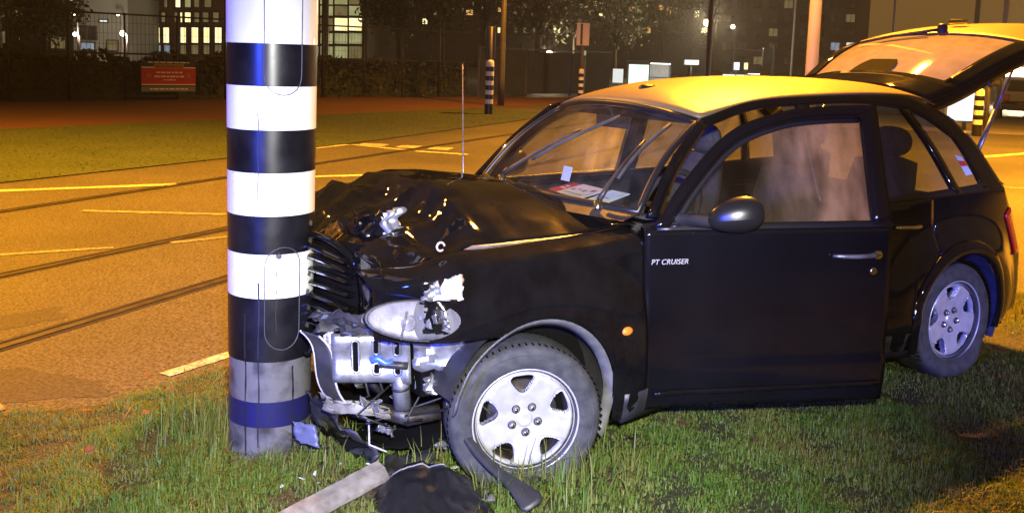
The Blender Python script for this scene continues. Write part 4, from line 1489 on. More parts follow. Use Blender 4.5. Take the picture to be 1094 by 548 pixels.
# --- tailgate
GP = [(0.0, 2.665, 1.535), (.10, 2.75, 1.565), (.20, 2.86, 1.61), (.45, 3.12, 1.735), (.66, 3.34, 1.815), (.85, 3.54, 1.862), (1.10, 3.80, 1.895), (1.35, 4.05, 1.90), (1.55, 4.25, 1.865)]
def gp(d):
    return cr([(a, b) for a, b, c in GP], d), cr([(a, c) for a, b, c in GP], d)
def gw(d): return cr([(0, .50), (.2, .565), (.5, .63), (.8, .67), (1.2, .70), (1.55, .66)], d)
def gate_fn(d0, d1, k0, k1, off=0.0, inset=0.0):
    def f(s, t):
        d = d0 + (d1 - d0) * s
        x = (k0 + (k1 - k0) * t)
        u, w = gp(d)
        wd = gw(d) - inset
        crown = -.075 * abs(x) ** 2.4
        u2, w2 = gp(d + .01)
        tx, tz = u2 - u, w2 - w
        L = math.hypot(tx, tz) or 1
        nx, nz = -tz / L, tx / L
        o_ = off + crown
        return (u + nx * o_, x * wd, w + nz * o_)
    return f
tg = empty('tailgate', (0, 0, 0)); tg.parent = CAR
grid('gate_frame', gate_fn(0, .19, -1, 1), 5, 24, M['paint'], tg, .02, True, 0)
grid('gate_frame', gate_fn(.19, .72, -1, -.84), 14, 5, M['paint'], tg, .02, True, 0)
grid('gate_frame', gate_fn(.19, .72, .84, 1), 14, 5, M['paint'], tg, .02, True, 0)
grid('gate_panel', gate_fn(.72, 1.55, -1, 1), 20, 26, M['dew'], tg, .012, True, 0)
grid('gate_glass', gate_fn(.19, .72, -.84, .84, -.004), 16, 22, M['gateglass'], tg)
# thick dark inner side edges of the gate
for sg in (1, -1):
    def ef(s, t, sg=sg):
        f = gate_fn(0, 1.5, sg, sg)
        p = f(s, 0)
        return (p[0] + .03 * t, p[1] - sg * .012 * t, p[2] - .075 * t)
    grid('gate_side', ef, 30, 3, M['paint'], tg, .01, True, 0)
grid('gate_lining', gate_fn(.70, 1.5, -.97, .97, -.07), 16, 12, M['interior'], tg)
# inner frame seen through the glass
def blh(s, t):
    r = 1 - .35 * s ** 3
    return gate_fn(.175, .33, -.05 - .24 * r, -.05 + .24 * r, .006)(s, t)
grid('brake_light_housing', blh, 8, 10, M['dark'], tg)
mb = MB()
g_ = gate_fn(0, 1.55, -1, 1, .022)
P_ = lambda d, x: lp(*g_(d / 1.55, (x + 1) / 2))
mb.tube([P_(.76, .05), P_(.70, -.12), P_(.66, -.34), P_(.62, -.55)], [.012, .010, .007, .006], 6)
wa = mb.build('rear_wiper', M['plastic'], tg, True)
mb = MB(); mb.tube([P_(.68, -.02), P_(.64, -.35), P_(.58, -.68)], .009, 6); mb.build('rear_wiper_blade', M['rubber'], wa, True)
mb = MB(); mb.lathe([(.03, -.02), (.03, .02), (.02, .035), (0, .035)], 14); c = mb.build('wiper_cap', M['plastic'], wa, True); c.location = P_(.76, .05)
mb = MB(); mb.box(-.03, .03, -.05, .05, 0, .03); c = bevel(mb.build('gate_handle', M['chrome'], tg), .008); c.location = P_(.95, 0.0)
for sg in (1, -1):
    mb = MB()
    f = gate_fn(.0, 1.55, -1, 1, -.06)
    a = f(.62 / 1.55, .5 + sg * .46)
    b = (2.98, sg * .60, 1.12)
    m_ = Vector(a).lerp(Vector(b), .5)
    mb.tube([lp(*a), lp(*m_)], .008, 8); mb.tube([lp(*m_), lp(*b)], .014, 8)
    mb.build('gas_strut', M['steel'], tg, True)
# rear bumper, lamps, tail opening
def rb(s, t):
    a = -1 + 2 * s
    x = math.copysign(abs(a) ** .8, a)
    u = 3.40 - .12 * abs(a) ** 4
    b = -.9 + 1.8 * t
    return (u + .03 * math.cos(b * 1.4), .60 * x, .40 + .11 * b)
grid('rear_bumper', rb, 34, 8, M['paint'], CAR, .01, True, 0)
grid('tail_sill', lambda s, t: (3.16 + .26 * t, -.60 + 1.2 * s, .88 - .34 * t), 12, 5, M['paint'], CAR, .01)
grid('cargo_floor', lambda s, t: (2.6 + .62 * t, -.60 + 1.2 * s, .55), 4, 4, M['interior'], CAR)
for sg in (1, -1):
    strip2('tail_lamp', [(3.10, .83), (3.19, .71), (3.29, .58)], [(3.165, .87), (3.275, .735), (3.37, .60)], M['redlens'], CAR, sg, 10, 3, .012, .006)
# aerial on the far front wing
mb = MB()
a0 = Vector((.43, -.62, 1.03)); a1 = Vector((.445, -.655, 1.65))
mb.tube([lp(*a0), lp(*a0.lerp(a1, .05)), lp(*a1)], [.008, .0035, .0022], 6)
mb.build('aerial', M['steel'], CAR, True)


# ------------------------------------------------------------------ loose debris and papers
def gp3(px, py, h=0.0):
    q = gnd(px, py, h)
    return q


def debris():
    # pale plank-like bar, broken from the bumper
    a = gp3(296, 562, .03); e_ = gp3(409, 502, .075)
    d = (e_ - a).normalized(); n = Vector((-d.y, d.x, 0)).normalized()
    tl_ = math.radians(24); wv = n * math.cos(tl_) + Vector((0, 0, 1)) * math.sin(tl_); nv = d.cross(wv).normalized()
    if nv.z < 0: nv = -nv
    vs = []; fs = []
    N = 18
    sec = [(-.046, -.012), (-.050, .0), (-.044, .014), (.0, .019), (.040, .014), (.047, -.004), (.040, -.016), (0, -.02)]
    for i in range(N + 1):
        p = a.lerp(e_, i / N)
        for x, z in sec:
            jn = 1 + .05 * noise.noise(Vector((i * .5, x * 40, 2)))
            endj = (.02 * noise.noise(Vector((x * 60, z * 80, 3))) if i == N else 0)
            vs.append(p + wv * (x * jn) + nv * (z * jn) + d * endj)
    K = len(sec)
    for i in range(N):
        for k in range(K): fs.append((i * K + k, i * K + (k + 1) % K, (i + 1) * K + (k + 1) % K, (i + 1) * K + k))
    fs.append(tuple(range(K))); fs.append(tuple(range(N * K, N * K + K)))
    bar = mat('scuffed_plank', (.17, .15, .125), .55, 0, col2=(.29, .265, .23), nscale=20, detail=10, bump=.0015, bscale=50)
    o = obj('broken_plank', vs, fs, bar, None, False)
    tag(o, 'pale scuffed plank lying in the grass in front of the crushed nose', 'plank')
    # big black bumper shell: ridge at the back, sagging toward the front, torn outline
    c = gp3(461, 543, 0)
    vs = []; fs = []
    NU, NV = 30, 26
    for i in range(NU + 1):
        s = i / NU * 2 - 1
        for j in range(NV + 1):
            t = j / NV
            y = .17 - .42 * t
            wd = .215 * (1 - .45 * math.exp(-((t - .0) / .16) ** 2)) + .045 * noise.noise(Vector((t * 6, 1 if s > 0 else 5, 2)))
            x = s * wd + .05 * (t - .3)
            ridge = sstep(-.02, .16, t) * (1 - .80 * sstep(.20, 1.0, t))
            z = .012 + .100 * ridge * (1 - abs(s) ** 3.2) * (1 - .25 * s) + .030 * abs(noise.noise(Vector((s * 2.2, t * 3, 4)))) * (1 - abs(s) ** 3) + .010 * noise.noise(Vector((s * 8, t * 9, 7)))
            z += .012 * math.exp(-((t - .17 - .05 * s) / .03) ** 2)
            vs.append((c.x + x, c.y + y + .03 * s * s * -1, max(.006, z)))
    for i in range(NU):
        for j in range(NV):
            q = i * (NV + 1) + j
            fs.append((q, q + 1, q + NV + 2, q + NV + 1))
    o = obj('bumper_shell', vs, fs, mat('muddy_black_plastic', (.009, .009, .010), .36, 0, col2=(.07, .038, .02), nscale=9, detail=8, lo=.55, hi=.68), None, True); solid(o, .005, 0)
    tag(o, 'large curved black bumper shell lying in front of the front wheel', 'debris')
    mb = MB(); mb.tube([(vs[i * (NV + 1) + 5][0], vs[i * (NV + 1) + 5][1], vs[i * (NV + 1) + 5][2] + .004) for i in range(3, 20)], .004, 6)
    mb.build('raw_edge', M['greyplastic'], o, True)
    # liner strip from the wheel to the grass
    pts = [(487, 452, .22), (500, 466, .17), (515, 485, .11), (530, 503, .06), (545, 520, .03), (560, 536, .015)]
    P3 = []
    Yw = 3.50
    q0 = [at(486, 450, 3.60), at(498, 469, 3.56), at(515, 490, 3.50), at(535, 508, 3.44), at(555, 522, 3.38), at(571, 541, 3.32)]
    vs = []; fs = []
    for i, p in enumerate(q0):
        wdt = [.005, .016, .020, .018, .030, .055][i]
        tw = .35 * i
        ax = Vector((math.cos(tw * .4), .35, .45)).normalized()
        for k in range(4):
            e_ = (k / 3 - .5) * 2 * wdt
            vs.append(p + ax * e_ + Vector((0, -.012 * math.sin(k / 3 * math.pi), .004)))
    for i in range(5):
        for k in range(3):
            q = i * 4 + k
            fs.append((q, q + 1, q + 5, q + 4))
    o = obj('arch_liner_strip', vs, fs, M['plastic'], None, True)
    sd = o.modifiers.new('sub', 'SUBSURF'); sd.levels = 2; sd.render_levels = 2
    solid(o, .006, 0)
    tag(o, 'bent black liner strip leaning against the front wheel', 'debris')
    # flap lying under the strip
    def flat(name, cx, cy, h, sx, sy, rz, m, label, z0=.03, amp=.02, seed=1):
        p = gp3(cx, cy, h)
        vs = []; fs = []
        n_ = 9
        for i in range(n_):
            for j in range(n_):
                s, t = i / (n_ - 1) - .5, j / (n_ - 1) - .5
                nz = noise.noise_vector(Vector((s * 4 + seed * 3, t * 4, seed)))
                x, y = s * sx + nz.x * .03 * (abs(s) > .45 or abs(t) > .45), t * sy + nz.y * .03 * (abs(s) > .45 or abs(t) > .45)
                vs.append((x, y, z0 + nz.z * amp + .05 * s * s))
        for i in range(n_ - 1):
            for j in range(n_ - 1):
                q = i * n_ + j
                fs.append((q, q + 1, q + n_ + 1, q + n_))
        o = obj(name, vs, fs, m, None, True); solid(o, .004, 0)
        o.location = (p.x, p.y, 0); o.rotation_euler = (0, 0, rz)
        tag(o, label, 'debris')
    flat('plastic_flap', 556, 523, 0, .13, .12, .3, M['plastic'], 'small black plastic flap on the grass beside the front tyre', .035, .03, 4)
    flat('plastic_flap', 475, 493, 0, .10, .07, .2, M['greyplastic'], 'grey triangular plastic scrap behind the bumper shell', .07, .03, 6)
    flat('plastic_flap', 515, 540, 0, .07, .07, .9, M['greyplastic'], 'pale grey scrap at the edge of the bumper shell', .03, .02, 8)
    flat('plastic_flap', 428, 508, 0, .26, .16, .5, M['plastic'], 'dark torn plastic sheet between the pale bar and the bumper shell', .05, .05, 9)
    flat('plastic_flap', 370, 478, 0, .30, .22, .1, M['plastic'], 'black torn plastic sheet below the crushed nose', .03, .04, 12)


debris()

M['shard_glass'] = mat('lens_fragment', (.62, .62, .66), .12, 0, spec=.8)
r_ = random.Random(17)
for k in range(22):
    px, py = r_.gauss(400, 55), r_.uniform(468, 530)
    q = gnd(px, py)
    n_ = r_.randint(3, 5)
    s_ = r_.uniform(.009, .022)
    an = sorted(r_.uniform(0, 6.28) for _ in range(n_))
    top = [(s_ * math.cos(a) * r_.uniform(.6, 1.2), s_ * math.sin(a) * r_.uniform(.6, 1.2), .004) for a in an]
    vs = top + [(x, y, 0) for x, y, z in top]
    fs = [tuple(range(n_)), tuple(range(2 * n_ - 1, n_ - 1, -1))] + [(i, i + n_, (i + 1) % n_ + n_, (i + 1) % n_) for i in range(n_)]
    o = obj('lens_fragment', vs, fs, M['shard_glass'])
    o.location = (q.x, q.y, .030 + r_.random() * .012); o.rotation_euler = (r_.uniform(-.6, .6), r_.uniform(-.6, .6), 0)
    tag(o, 'tiny pale lens fragment scattered in the grass below the crushed nose', 'fragment', 'lens fragments scattered below the nose')

CM = CAR.matrix_basis.copy()


def car_world(u, v, w):
    m = Matrix.Translation(CAR.location) @ CAR.rotation_euler.to_matrix().to_4x4()
    return m @ Vector(lp(u, v, w))


def paper(name, corners, m, label, cat, strips=()):
    vs = [car_world(*c) for c in corners]
    o = obj(name, vs, [(0, 1, 2, 3)], m)
    solid(o, .0015, 0)
    tag(o, label, cat)
    a, b, c, d = vs
    nrm = (b - a).cross(d - a).normalized()
    if nrm.dot(Vector((0, -1, .5))) < 0: nrm = -nrm
    for s0, s1, t0, t1, mm in strips:
        f = lambda s, t: (a.lerp(b, s)).lerp(d.lerp(c, s), t) + nrm * .002
        obj('print', [f(s0, t0), f(s1, t0), f(s1, t1), f(s0, t1)], [(0, 1, 2, 3)], mm, o)
    return o


def on_dash(px, py, slope=.0):
    pass


M['print'] = mat('print_grey', (.30, .22, .26), .8)
paper('dashboard_paper', [(.60, -.045, 1.052), (.58, .055, 1.052), (.73, .055, 1.075), (.75, -.045, 1.075)], M['paper_red'], 'red card on the dashboard behind the windscreen', 'paper', [(.3, .85, .35, .45, M['paper_white']), (.3, .7, .55, .65, M['paper_white'])])
paper('dashboard_paper', [(.575, .065, 1.055), (.575, .275, 1.052), (.73, .275, 1.078), (.73, .065, 1.080)], M['paper_white'], 'wide pinkish printed sheet on the dashboard', 'paper', [(.12, .22, .4, .55, M['print']), (.3, .42, .5, .6, M['print']), (.5, .62, .42, .6, M['print']), (.15, .8, .15, .2, M['print']), (.7, .84, .55, .75, M['print'])])
paper('dashboard_paper', [(.60, .285, 1.048), (.625, .40, 1.042), (.76, .40, 1.075), (.74, .285, 1.080)], M['paper_blue'], 'pale blue sheet on the dashboard near the steering wheel', 'paper', [(.2, .7, .3, .38, M['print'])])
paper('parking_card', [(.70, -.09, 1.085), (.70, -.015, 1.085), (.72, -.015, 1.155), (.72, -.09, 1.155)], M['paper_blue'], 'small white upright card behind the windscreen', 'card')


# ------------------------------------------------------------------ street lamps that light the place
M['mast'] = mat('mast_paint', (.30, .28, .34), .45, 0, col2=(.26, .25, .27), nscale=3)
M['mast_dark'] = mat('dark_mast', (.045, .045, .06), .5, 0, col2=(.07, .065, .075), nscale=3)
M['sodium'] = emis('sodium_lamp', (1.0, .50, .10), 60)
M['lampwhite'] = emis('white_lamp', (1.0, .86, .62), 14)
M['lampcold'] = emis('cold_lamp', (.85, .95, 1.0), 10)


def mast(name, base, h, r0, r1, m, label, cat='lamp post', arm=None, head=None, group=None):
    e = empty(name, (base[0], base[1], -.02))
    tag(e, label, cat, group)
    mb = MB(); mb.tube([(0, 0, 0), (0, 0, .9), (0, 0, h)], [r0 * 1.15, r0, r1], 14); mb.build('pole', m, e, True)
    if head:
        hx, hy, hz = head[0] - base[0], head[1] - base[1], head[2] + .02
        mb = MB(); mb.tube([(0, 0, h - .05), (hx * .3, hy * .3, max(h, hz) + .25), (hx * .7, hy * .7, hz + .2), (hx, hy, hz + .12)], [r1, r1 * .8, r1 * .7, r1 * .6], 8); mb.build('arm', m, e, True)
        mb = MB(); mb.lathe([(.10, .16), (.20, .12), (.24, .0), (.22, -.02)], 16, 'z', (hx, hy, hz)); mb.build('lamp_housing', M['mast_dark'], e, True)
        mb = MB(); mb.lathe([(.2, -.021), (.13, -.06), (0, -.07)], 16, 'z', (hx, hy, hz)); mb.build('lamp_lens', M['sodium'], e, True)
    return e


b0 = at(868, 60, 11.6)
mast('street_lamp', (b0.x, b0.y), 8.2, .074, .055, M['mast'], 'pale slim lamp post rising behind the car roof', head=STREET[0][0])
mast('street_lamp', (-9.8, 14.0), 8.6, .09, .06, M['mast'], 'lamp post on the far grass strip over the tram rails', head=STREET[1][0])
mast('street_lamp', (14.4, 17.4), 8.6, .09, .06, M['mast'], 'lamp post beside the brightly lit road past the tailgate', head=STREET[2][0])
g_ = gnd(347, 102); mast('tram_mast', (g_.x, g_.y), 9, .11, .09, M['mast_dark'], 'dark tram mast standing by the fence near the lit glass office', 'mast')
g_ = gnd(535, 113); mast('tram_mast', (g_.x, g_.y), 8.8, .10, .08, M['mast_dark'], 'dark tram mast beside the black and white signal post', 'mast', head=STREET[3][0])
g_ = at(755, 95, 44); mast('tram_mast', (g_.x, g_.y), 10, .12, .10, M['mast_dark'], 'tall dark tram mast beside the lit street lantern', 'mast')
g_ = at(952, 60, 42); mast('tram_mast', (g_.x, g_.y), 11, .06, .05, M['mast'], 'thin pale mast rising above the open tailgate', 'mast')
g_ = at(1066, 110, 34); mast('tram_mast', (g_.x, g_.y), 11, .085, .07, M['mast'], 'pale mast lit amber next to the parked car', 'mast')
g_ = at(1036, 110, 40); mast('tram_mast', (g_.x, g_.y), 5.2, .11, .10, M['mast_dark'], 'dark square pillar behind the signal post at the stop', 'mast')
g_ = at(845, 80, 80); mast('street_lamp', (g_.x, g_.y), 9.2, .10, .08, M['mast'], 'distant unlit pale pole before the brown tower')


def lantern(px, py, Y, r, label, m='lampwhite', power=0):
    p = at(px, py, Y)
    e = empty('street_lantern', (p.x, p.y, 0)); tag(e, label, 'lantern', 'lit lanterns in the distance')
    mb = MB(); mb.tube([(.25, 0, 0), (.25, 0, p.z - .1), (.1, 0, p.z + .1)], [.07, .05, .04], 8); mb.build('pole', M['mast'], e, True)
    mb = MB(); mb.lathe([(0, -r), (r * .7, -r * .7), (r, 0), (r * .7, r * .7), (0, r)], 10, 'z', (0, 0, p.z)); mb.build('globe', M[m], e, True)
    if power: light('lantern_light', 'POINT', (0, -r * 1.6, p.z), power, (1, .8, .5), r, parent=e)


lantern(755, 25, 72, .24, 'bright white street lantern beside the tall dark tram mast', power=5000)
lantern(78, 15, 50, .12, 'small warm lantern above the fence by the dark round tree')
lantern(80, 37, 50, .11, 'cold white lantern next to the pale low building', 'lampcold', 120)
lantern(131, 36, 54, .16, 'white lantern between the pale building and the brick block', power=450)
lantern(126, 16, 56, .08, 'tiny warm lantern over the pale low building')
lantern(586, 56, 60, .10, 'small orange lantern between the trees behind the signal posts', power=900)
lantern(868, 14, 100, .28, 'cold lantern high beside the pale lamp post', 'lampcold')
lantern(864, 71, 90, .18, 'low warm lantern under the tailgate corner')
lantern(1085, 80, 46, .45, 'strong white floodlight glow behind the parked car', power=3000)
lantern(1090, 92, 44, .22, 'low white light above the parked car roof', 'lampcold')
lantern(783, 29, 100, .22, 'faint far lantern right of the tall tram mast')


# ------------------------------------------------------------------ fence, sign, hedge
M['fence'] = mat('fence_black', (.012, .013, .012), .55)
M['fence_post'] = mat('weathered_post', (.10, .085, .06), .8)
FENCE = [(-22, 16.6), (-13.5, 25.6), (-9.0, 29.9), (-6.6, 33.0), (-1.6, 37.2)]


def fence():
    e = empty('fence', (0, 0, 0)); tag(e, 'tall dark wire fence along the red cycle path', 'fence')
    H = 2.45
    wires = MB()
    k = 0
    for (x0, y0), (x1, y1) in zip(FENCE[:-1], FENCE[1:]):
        L = math.hypot(x1 - x0, y1 - y0); n = max(1, round(L / 1.55))
        for i in range(n):
            a = Vector((x0 + (x1 - x0) * i / n, y0 + (y1 - y0) * i / n, 0)); b = Vector((x0 + (x1 - x0) * (i + 1) / n, y0 + (y1 - y0) * (i + 1) / n, 0))
            mb = MB(); r = .045 if k % 3 == 0 else .028
            mb.tube([a, a + Vector((0, 0, H + (.9 if k % 3 == 0 else .04)))], r, 8); mb.build('fence_post', M['fence'], e, True)
            for z in (H, 1.33, .10):
                mb = MB(); mb.quadbar(a + Vector((0, 0, z)), b + Vector((0, 0, z)), .03, .05); mb.build('fence_rail', M['fence'], e)
            for j in range(1, 13):
                p = a.lerp(b, j / 13)
                wires.quadbar(p + Vector((0, 0, .1)), p + Vector((0, 0, H)), .008, .008)
            for z in (.45, .75, 1.05, 1.6, 1.9, 2.2):
                wires.quadbar(a + Vector((0, 0, z)), b + Vector((0, 0, z)), .008, .008)
            k += 1
    o = wires.build('fence_wire', M['fence'], e); o['kind'] = 'stuff'


fence()


def gate_fence():
    e = empty('fence', (0, 0, 0)); tag(e, 'low grey panel fence behind the signal posts', 'fence')
    pts = [(-1.4, 37.6), (4.2, 42.2)]
    for (x0, y0), (x1, y1) in zip(pts[:-1], pts[1:]):
        n = max(1, round(math.hypot(x1 - x0, y1 - y0) / 2.2))
        for i in range(n):
            a = Vector((x0 + (x1 - x0) * i / n, y0 + (y1 - y0) * i / n, 0)); b = Vector((x0 + (x1 - x0) * (i + 1) / n, y0 + (y1 - y0) * (i + 1) / n, 0))
            mb = MB(); mb.quadbar(a, a + Vector((0, 0, 2.0)), .08, .08); mb.build('fence_post', M['mast_dark'], e)
            mb = MB(); mb.quadbar(a + Vector((0, 0, 1.9)), b + Vector((0, 0, 1.9)), .04, .06); mb.build('fence_rail', M['mast_dark'], e)
            a2 = a.lerp(b, .03); b2 = a.lerp(b, .97)
            mb = MB(); mb.quadbar(a2 + Vector((0, 0, .95)), b2 + Vector((0, 0, .95)), .03, 1.7); mb.build('fence_panel', M['panel'], e)


M['panel'] = mat('fence_panel', (.022, .021, .020), .7, 0, col2=(.035, .032, .03), nscale=2)
gate_fence()

M['sign_navy'] = mat('sign_navy', (.02, .025, .06), .5)
M['sign_red'] = mat('sign_red', (.45, .018, .028), .5)
M['sign_gold'] = mat('sign_gold', (.32, .17, .04), .5)
M['sign_white'] = mat('sign_white', (.75, .68, .68), .5)
M['sign_grey'] = mat('sign_grey', (.16, .16, .16), .5)


def banner():
    P0 = at(179, 82, 25.9)
    fx, fy = 4.5, 4.3
    L = math.hypot(fx, fy)
    s = P0.y / F_PX * 1.0
    # hang it on the fence line, facing the road
    # find the fence point under that pixel
    best = None
    for (x0, y0), (x1, y1) in zip(FENCE[:-1], FENCE[1:]):
        for i in range(200):
            x = x0 + (x1 - x0) * i / 200; y = y0 + (y1 - y0) * i / 200
            d = ray(179, 82); t = y / d.y
            e = abs(d.x * t - x)
            if best is None or e < best[0]: best = (e, x, y, CAM_H + d.z * t, math.atan2(y1 - y0, x1 - x0), y)
    _, x, y, z, ang, Y = best
    pm = Y / F_PX
    e = empty('fence_banner', (x, y, z)); e.rotation_euler = (0, 0, ang)
    tag(e, 'red banner with gold stars hanging on the dark wire fence', 'banner')
    W = 50 * pm / math.cos(ang) * .86; H = 32 * pm
    def bd(name, x0, x1, z0, z1, m, lay):
        mb = MB(); yy = -.06 - lay * .004
        mb.box(x0 * W - W / 2, x1 * W - W / 2, yy, yy + .003, z0 * H - H / 2, z1 * H - H / 2)
        mb.build(name, m, e)
    bd('banner_sheet', 0, 1, 0, 1, M['sign_navy'], 0)
    bd('red_field', 0, 1, .22, .80, M['sign_red'], 1)
    bd('grey_strip', 0, 1, 0, .17, M['sign_grey'], 1)
    bd('white_rule', 0, 1, .215, .25, M['sign_white'], 2)
    bd('white_rule', 0, .24, .78, .815, M['sign_white'], 2); bd('white_rule', .78, 1, .78, .815, M['sign_white'], 2)
    bd('gold_tab', .23, .78, .76, .92, M['sign_gold'], 2)
    r = random.Random(5)
    def words(z0, z1, x0, x1, m, n):
        x = x0
        ws = [r.uniform(.5, 1.5) for _ in range(n)]
        t = sum(ws) + .25 * (n - 1); k = (x1 - x0) / t
        for w in ws:
            bd('print_line', x, x + w * k, z0, z1, m, 3); x += (w + .25) * k
    words(.95, .985, .12, .88, M['sign_white'], 7)
    words(.80, .88, .27, .74, mat('sign_brown', (.20, .08, .03), .5), 6)
    words(.61, .655, .27, .75, M['sign_white'], 6)
    words(.475, .525, .23, .78, M['sign_white'], 6)
    words(.37, .405, .40, .62, M['sign_white'], 4)
    words(.065, .11, .15, .85, M['sign_white'], 8)
    for cx in (.135, .86):
        vs = []
        for k in range(10):
            a = math.pi / 2 + k * math.pi / 5; rr = (.115 if k % 2 == 0 else .048) * H * 1.15
            vs.append(((cx - .5) * W + rr * math.cos(a), -.06 - 3 * .004, (.53 - .5) * H + rr * math.sin(a)))
        obj('gold_star', vs, [tuple(range(10))], M['sign_gold'], e)


banner()

M['leaf'] = mat('leaf', (.035, .050, .014), .6, 0, col2=(.055, .065, .018), nscale=1.5)
M['leaf2'] = mat('leaf_dark', (.025, .034, .012), .6, 0, col2=(.045, .050, .016), nscale=1.5)
M['bark'] = mat('bark', (.06, .045, .032), .9, 0, col2=(.035, .028, .02), nscale=8, bump=.01, bscale=20)


def leafcloud(name, pts, size, m, parent, seed):
    g = np.random.default_rng(seed)
    n = len(pts)
    P = np.asarray(pts, np.float32)
    a = g.normal(size=(n, 3)); a /= np.linalg.norm(a, axis=1)[:, None]
    b = np.cross(a, g.normal(size=(n, 3))); b /= np.linalg.norm(b, axis=1)[:, None]
    s = size * g.uniform(.6, 1.4, (n, 1))
    V = np.stack([P - a * s, P + b * s * .45, P + a * s, P - b * s * .45], 1).reshape(-1, 3)
    me = bpy.data.meshes.new(name)
    me.vertices.add(n * 4); me.vertices.foreach_set('co', V.astype(np.float32).reshape(-1))
    me.loops.add(n * 4); me.loops.foreach_set('vertex_index', np.arange(n * 4, dtype=np.int32))
    me.polygons.add(n); me.polygons.foreach_set('loop_start', np.arange(0, n * 4, 4, dtype=np.int32))
    me.update(calc_edges=True)
    me.materials.append(m)
    o = bpy.data.objects.new(name, me); COL.objects.link(o)
    if parent: o.parent = parent
    return o


def tree(x, y, h, r, n, seed, label, m='leaf', trunk_h=None):
    e = empty('tree', (x, y, -.04)); tag(e, label, 'tree', 'dark trees behind the fence')
    R_ = random.Random(seed); g = np.random.default_rng(seed)
    th = trunk_h or h * .35
    mb = MB(); mb.tube([(0, 0, 0), (.05, 0, th * .5), (0, .05, th), (.1, 0, h * .8)], [.18, .14, .12, .03], 8)
    tips = []
    for k in range(9):
        a = R_.uniform(0, 6.28); z0 = th * R_.uniform(.8, 1.3)
        q = Vector((r * .75 * math.cos(a) * R_.uniform(.5, 1), r * .75 * math.sin(a) * R_.uniform(.5, 1), z0 + (h - z0) * R_.uniform(.3, .85)))
        mb.tube([(0, 0, z0), (q.x * .45, q.y * .45, z0 + (q.z - z0) * .6), q], [.07, .045, .015], 6)
        tips.append(q)
    mb.build('trunk', M['bark'], e, True)
    cs = []
    for k in range(26):
        a = R_.uniform(0, 6.28); b = R_.uniform(-1, 1)
        rr = r * R_.uniform(.25, .95)
        cs.append((rr * math.cos(a) * math.sqrt(1 - b * b), rr * math.sin(a) * math.sqrt(1 - b * b), th * .9 + (h - th * .9) * (.5 + .48 * b * (rr / r) ** .5)))
    cs = np.array(cs + [tuple(t) for t in tips])
    w = g.uniform(.3, 1, len(cs)); w /= w.sum()
    idx = g.choice(len(cs), n, p=w)
    P = cs[idx] + g.normal(0, r * .17, (n, 3))
    leafcloud('crown', P, .13, M[m], e, seed + 1)


TREES = [(48, 44, 5.2, 1.9, 2600, 'round dark tree behind the fence left of the pale building', 'leaf2'),
         (0, 50, 6.5, 2.4, 2600, 'dark tree at the fence beside the round tree', 'leaf2'),
         (425, 47, 7.5, 2.3, 3000, 'dark tree right of the lit glass office', 'leaf2'),
         (470, 45, 9.0, 2.8, 4200, 'broad dark tree behind the slim signal post', 'leaf2'),
         (515, 52, 9.5, 3.0, 4200, 'tall dark tree directly behind the tram mast', 'leaf2'),
         (572, 50, 9.0, 2.9, 4200, 'dense tree behind the low grey panel fence', 'leaf2'),
         (612, 60, 9.0, 3.0, 3400, 'dark tree behind the square white signal back', 'leaf2'),
         (655, 72, 7.5, 2.8, 2600, 'tree behind the lit bus shelter', 'leaf'),
         (705, 84, 9.0, 3.4, 2600, 'loose tree between bus shelter and tall tram mast', 'leaf'),
         (735, 92, 8.0, 3.2, 2200, 'tree under the orange lit windows', 'leaf')]
for i, (px, Y, h, r, n, lab, m_) in enumerate(TREES):
    p = at(px, 95, Y)
    tree(p.x, p.y, h, r, n, 40 + i, lab, m_)


def hedge():
    g = np.random.default_rng(77)
    pts = []
    for (x0, y0), (x1, y1) in zip(FENCE[:-1], FENCE[1:]):
        L = math.hypot(x1 - x0, y1 - y0); n = int(L * 420)
        t = g.random(n); off = g.uniform(.25, 1.2, n)
        nx, ny = -(y1 - y0) / L, (x1 - x0) / L
        z = 1.28 * g.random(n) ** .7 * (1 + .12 * np.sin(t * L * 3))
        pts.append(np.stack([x0 + (x1 - x0) * t + nx * off, y0 + (y1 - y0) * t + ny * off, z], 1))
    o = leafcloud('hedge', np.concatenate(pts), .11, M['leaf2'], None, 78)
    tag(o, 'low dark hedge growing behind the wire fence', 'hedge')
    core = MB()
    for (x0, y0), (x1, y1) in zip(FENCE[:-1], FENCE[1:]):
        L = math.hypot(x1 - x0, y1 - y0); nx, ny = -(y1 - y0) / L, (x1 - x0) / L
        core.quadbar((x0 + nx * .75, y0 + ny * .75, .5), (x1 + nx * .75, y1 + ny * .75, .5), .6, 1.1)
    c = core.build('hedge_core', M['leaf2'], o)


hedge()

# ------------------------------------------------------------------ buildings
M['brick'] = mat('brick_wall', (.16, .085, .050), .85, 0, col2=(.12, .065, .04), nscale=.5)
M['concrete'] = mat('pale_wall', (.30, .31, .32), .8, 0, col2=(.24, .25, .26), nscale=.3)
M['darkwall'] = mat('dark_wall', (.05, .042, .035), .85, 0, col2=(.07, .055, .045), nscale=.2)
M['towerwall'] = mat('tower_wall', (.17, .12, .085), .85, 0, col2=(.13, .095, .07), nscale=.1)
M['winframe'] = mat('window_frame', (.04, .04, .04), .6)
M['win_y'] = emis('window_yellow', (1.0, .80, .32), 1.5, (1.0, .88, .50), 2)
M['win_dim'] = emis('window_dim', (.55, .42, .18), .30, (.42, .30, .12), 1.5)
M['win_blue'] = emis('window_blue', (.35, .45, .60), .45, (.55, .65, .75), 1.5)
M['win_green'] = emis('window_green', (.62, .60, .24), .45, (.85, .80, .38), 1.2)
M['win_orange'] = emis('window_orange', (1.0, .55, .16), .9, (.7, .34, .08), 1.0)
M['win_white'] = emis('window_white', (.9, .95, .9), .9)
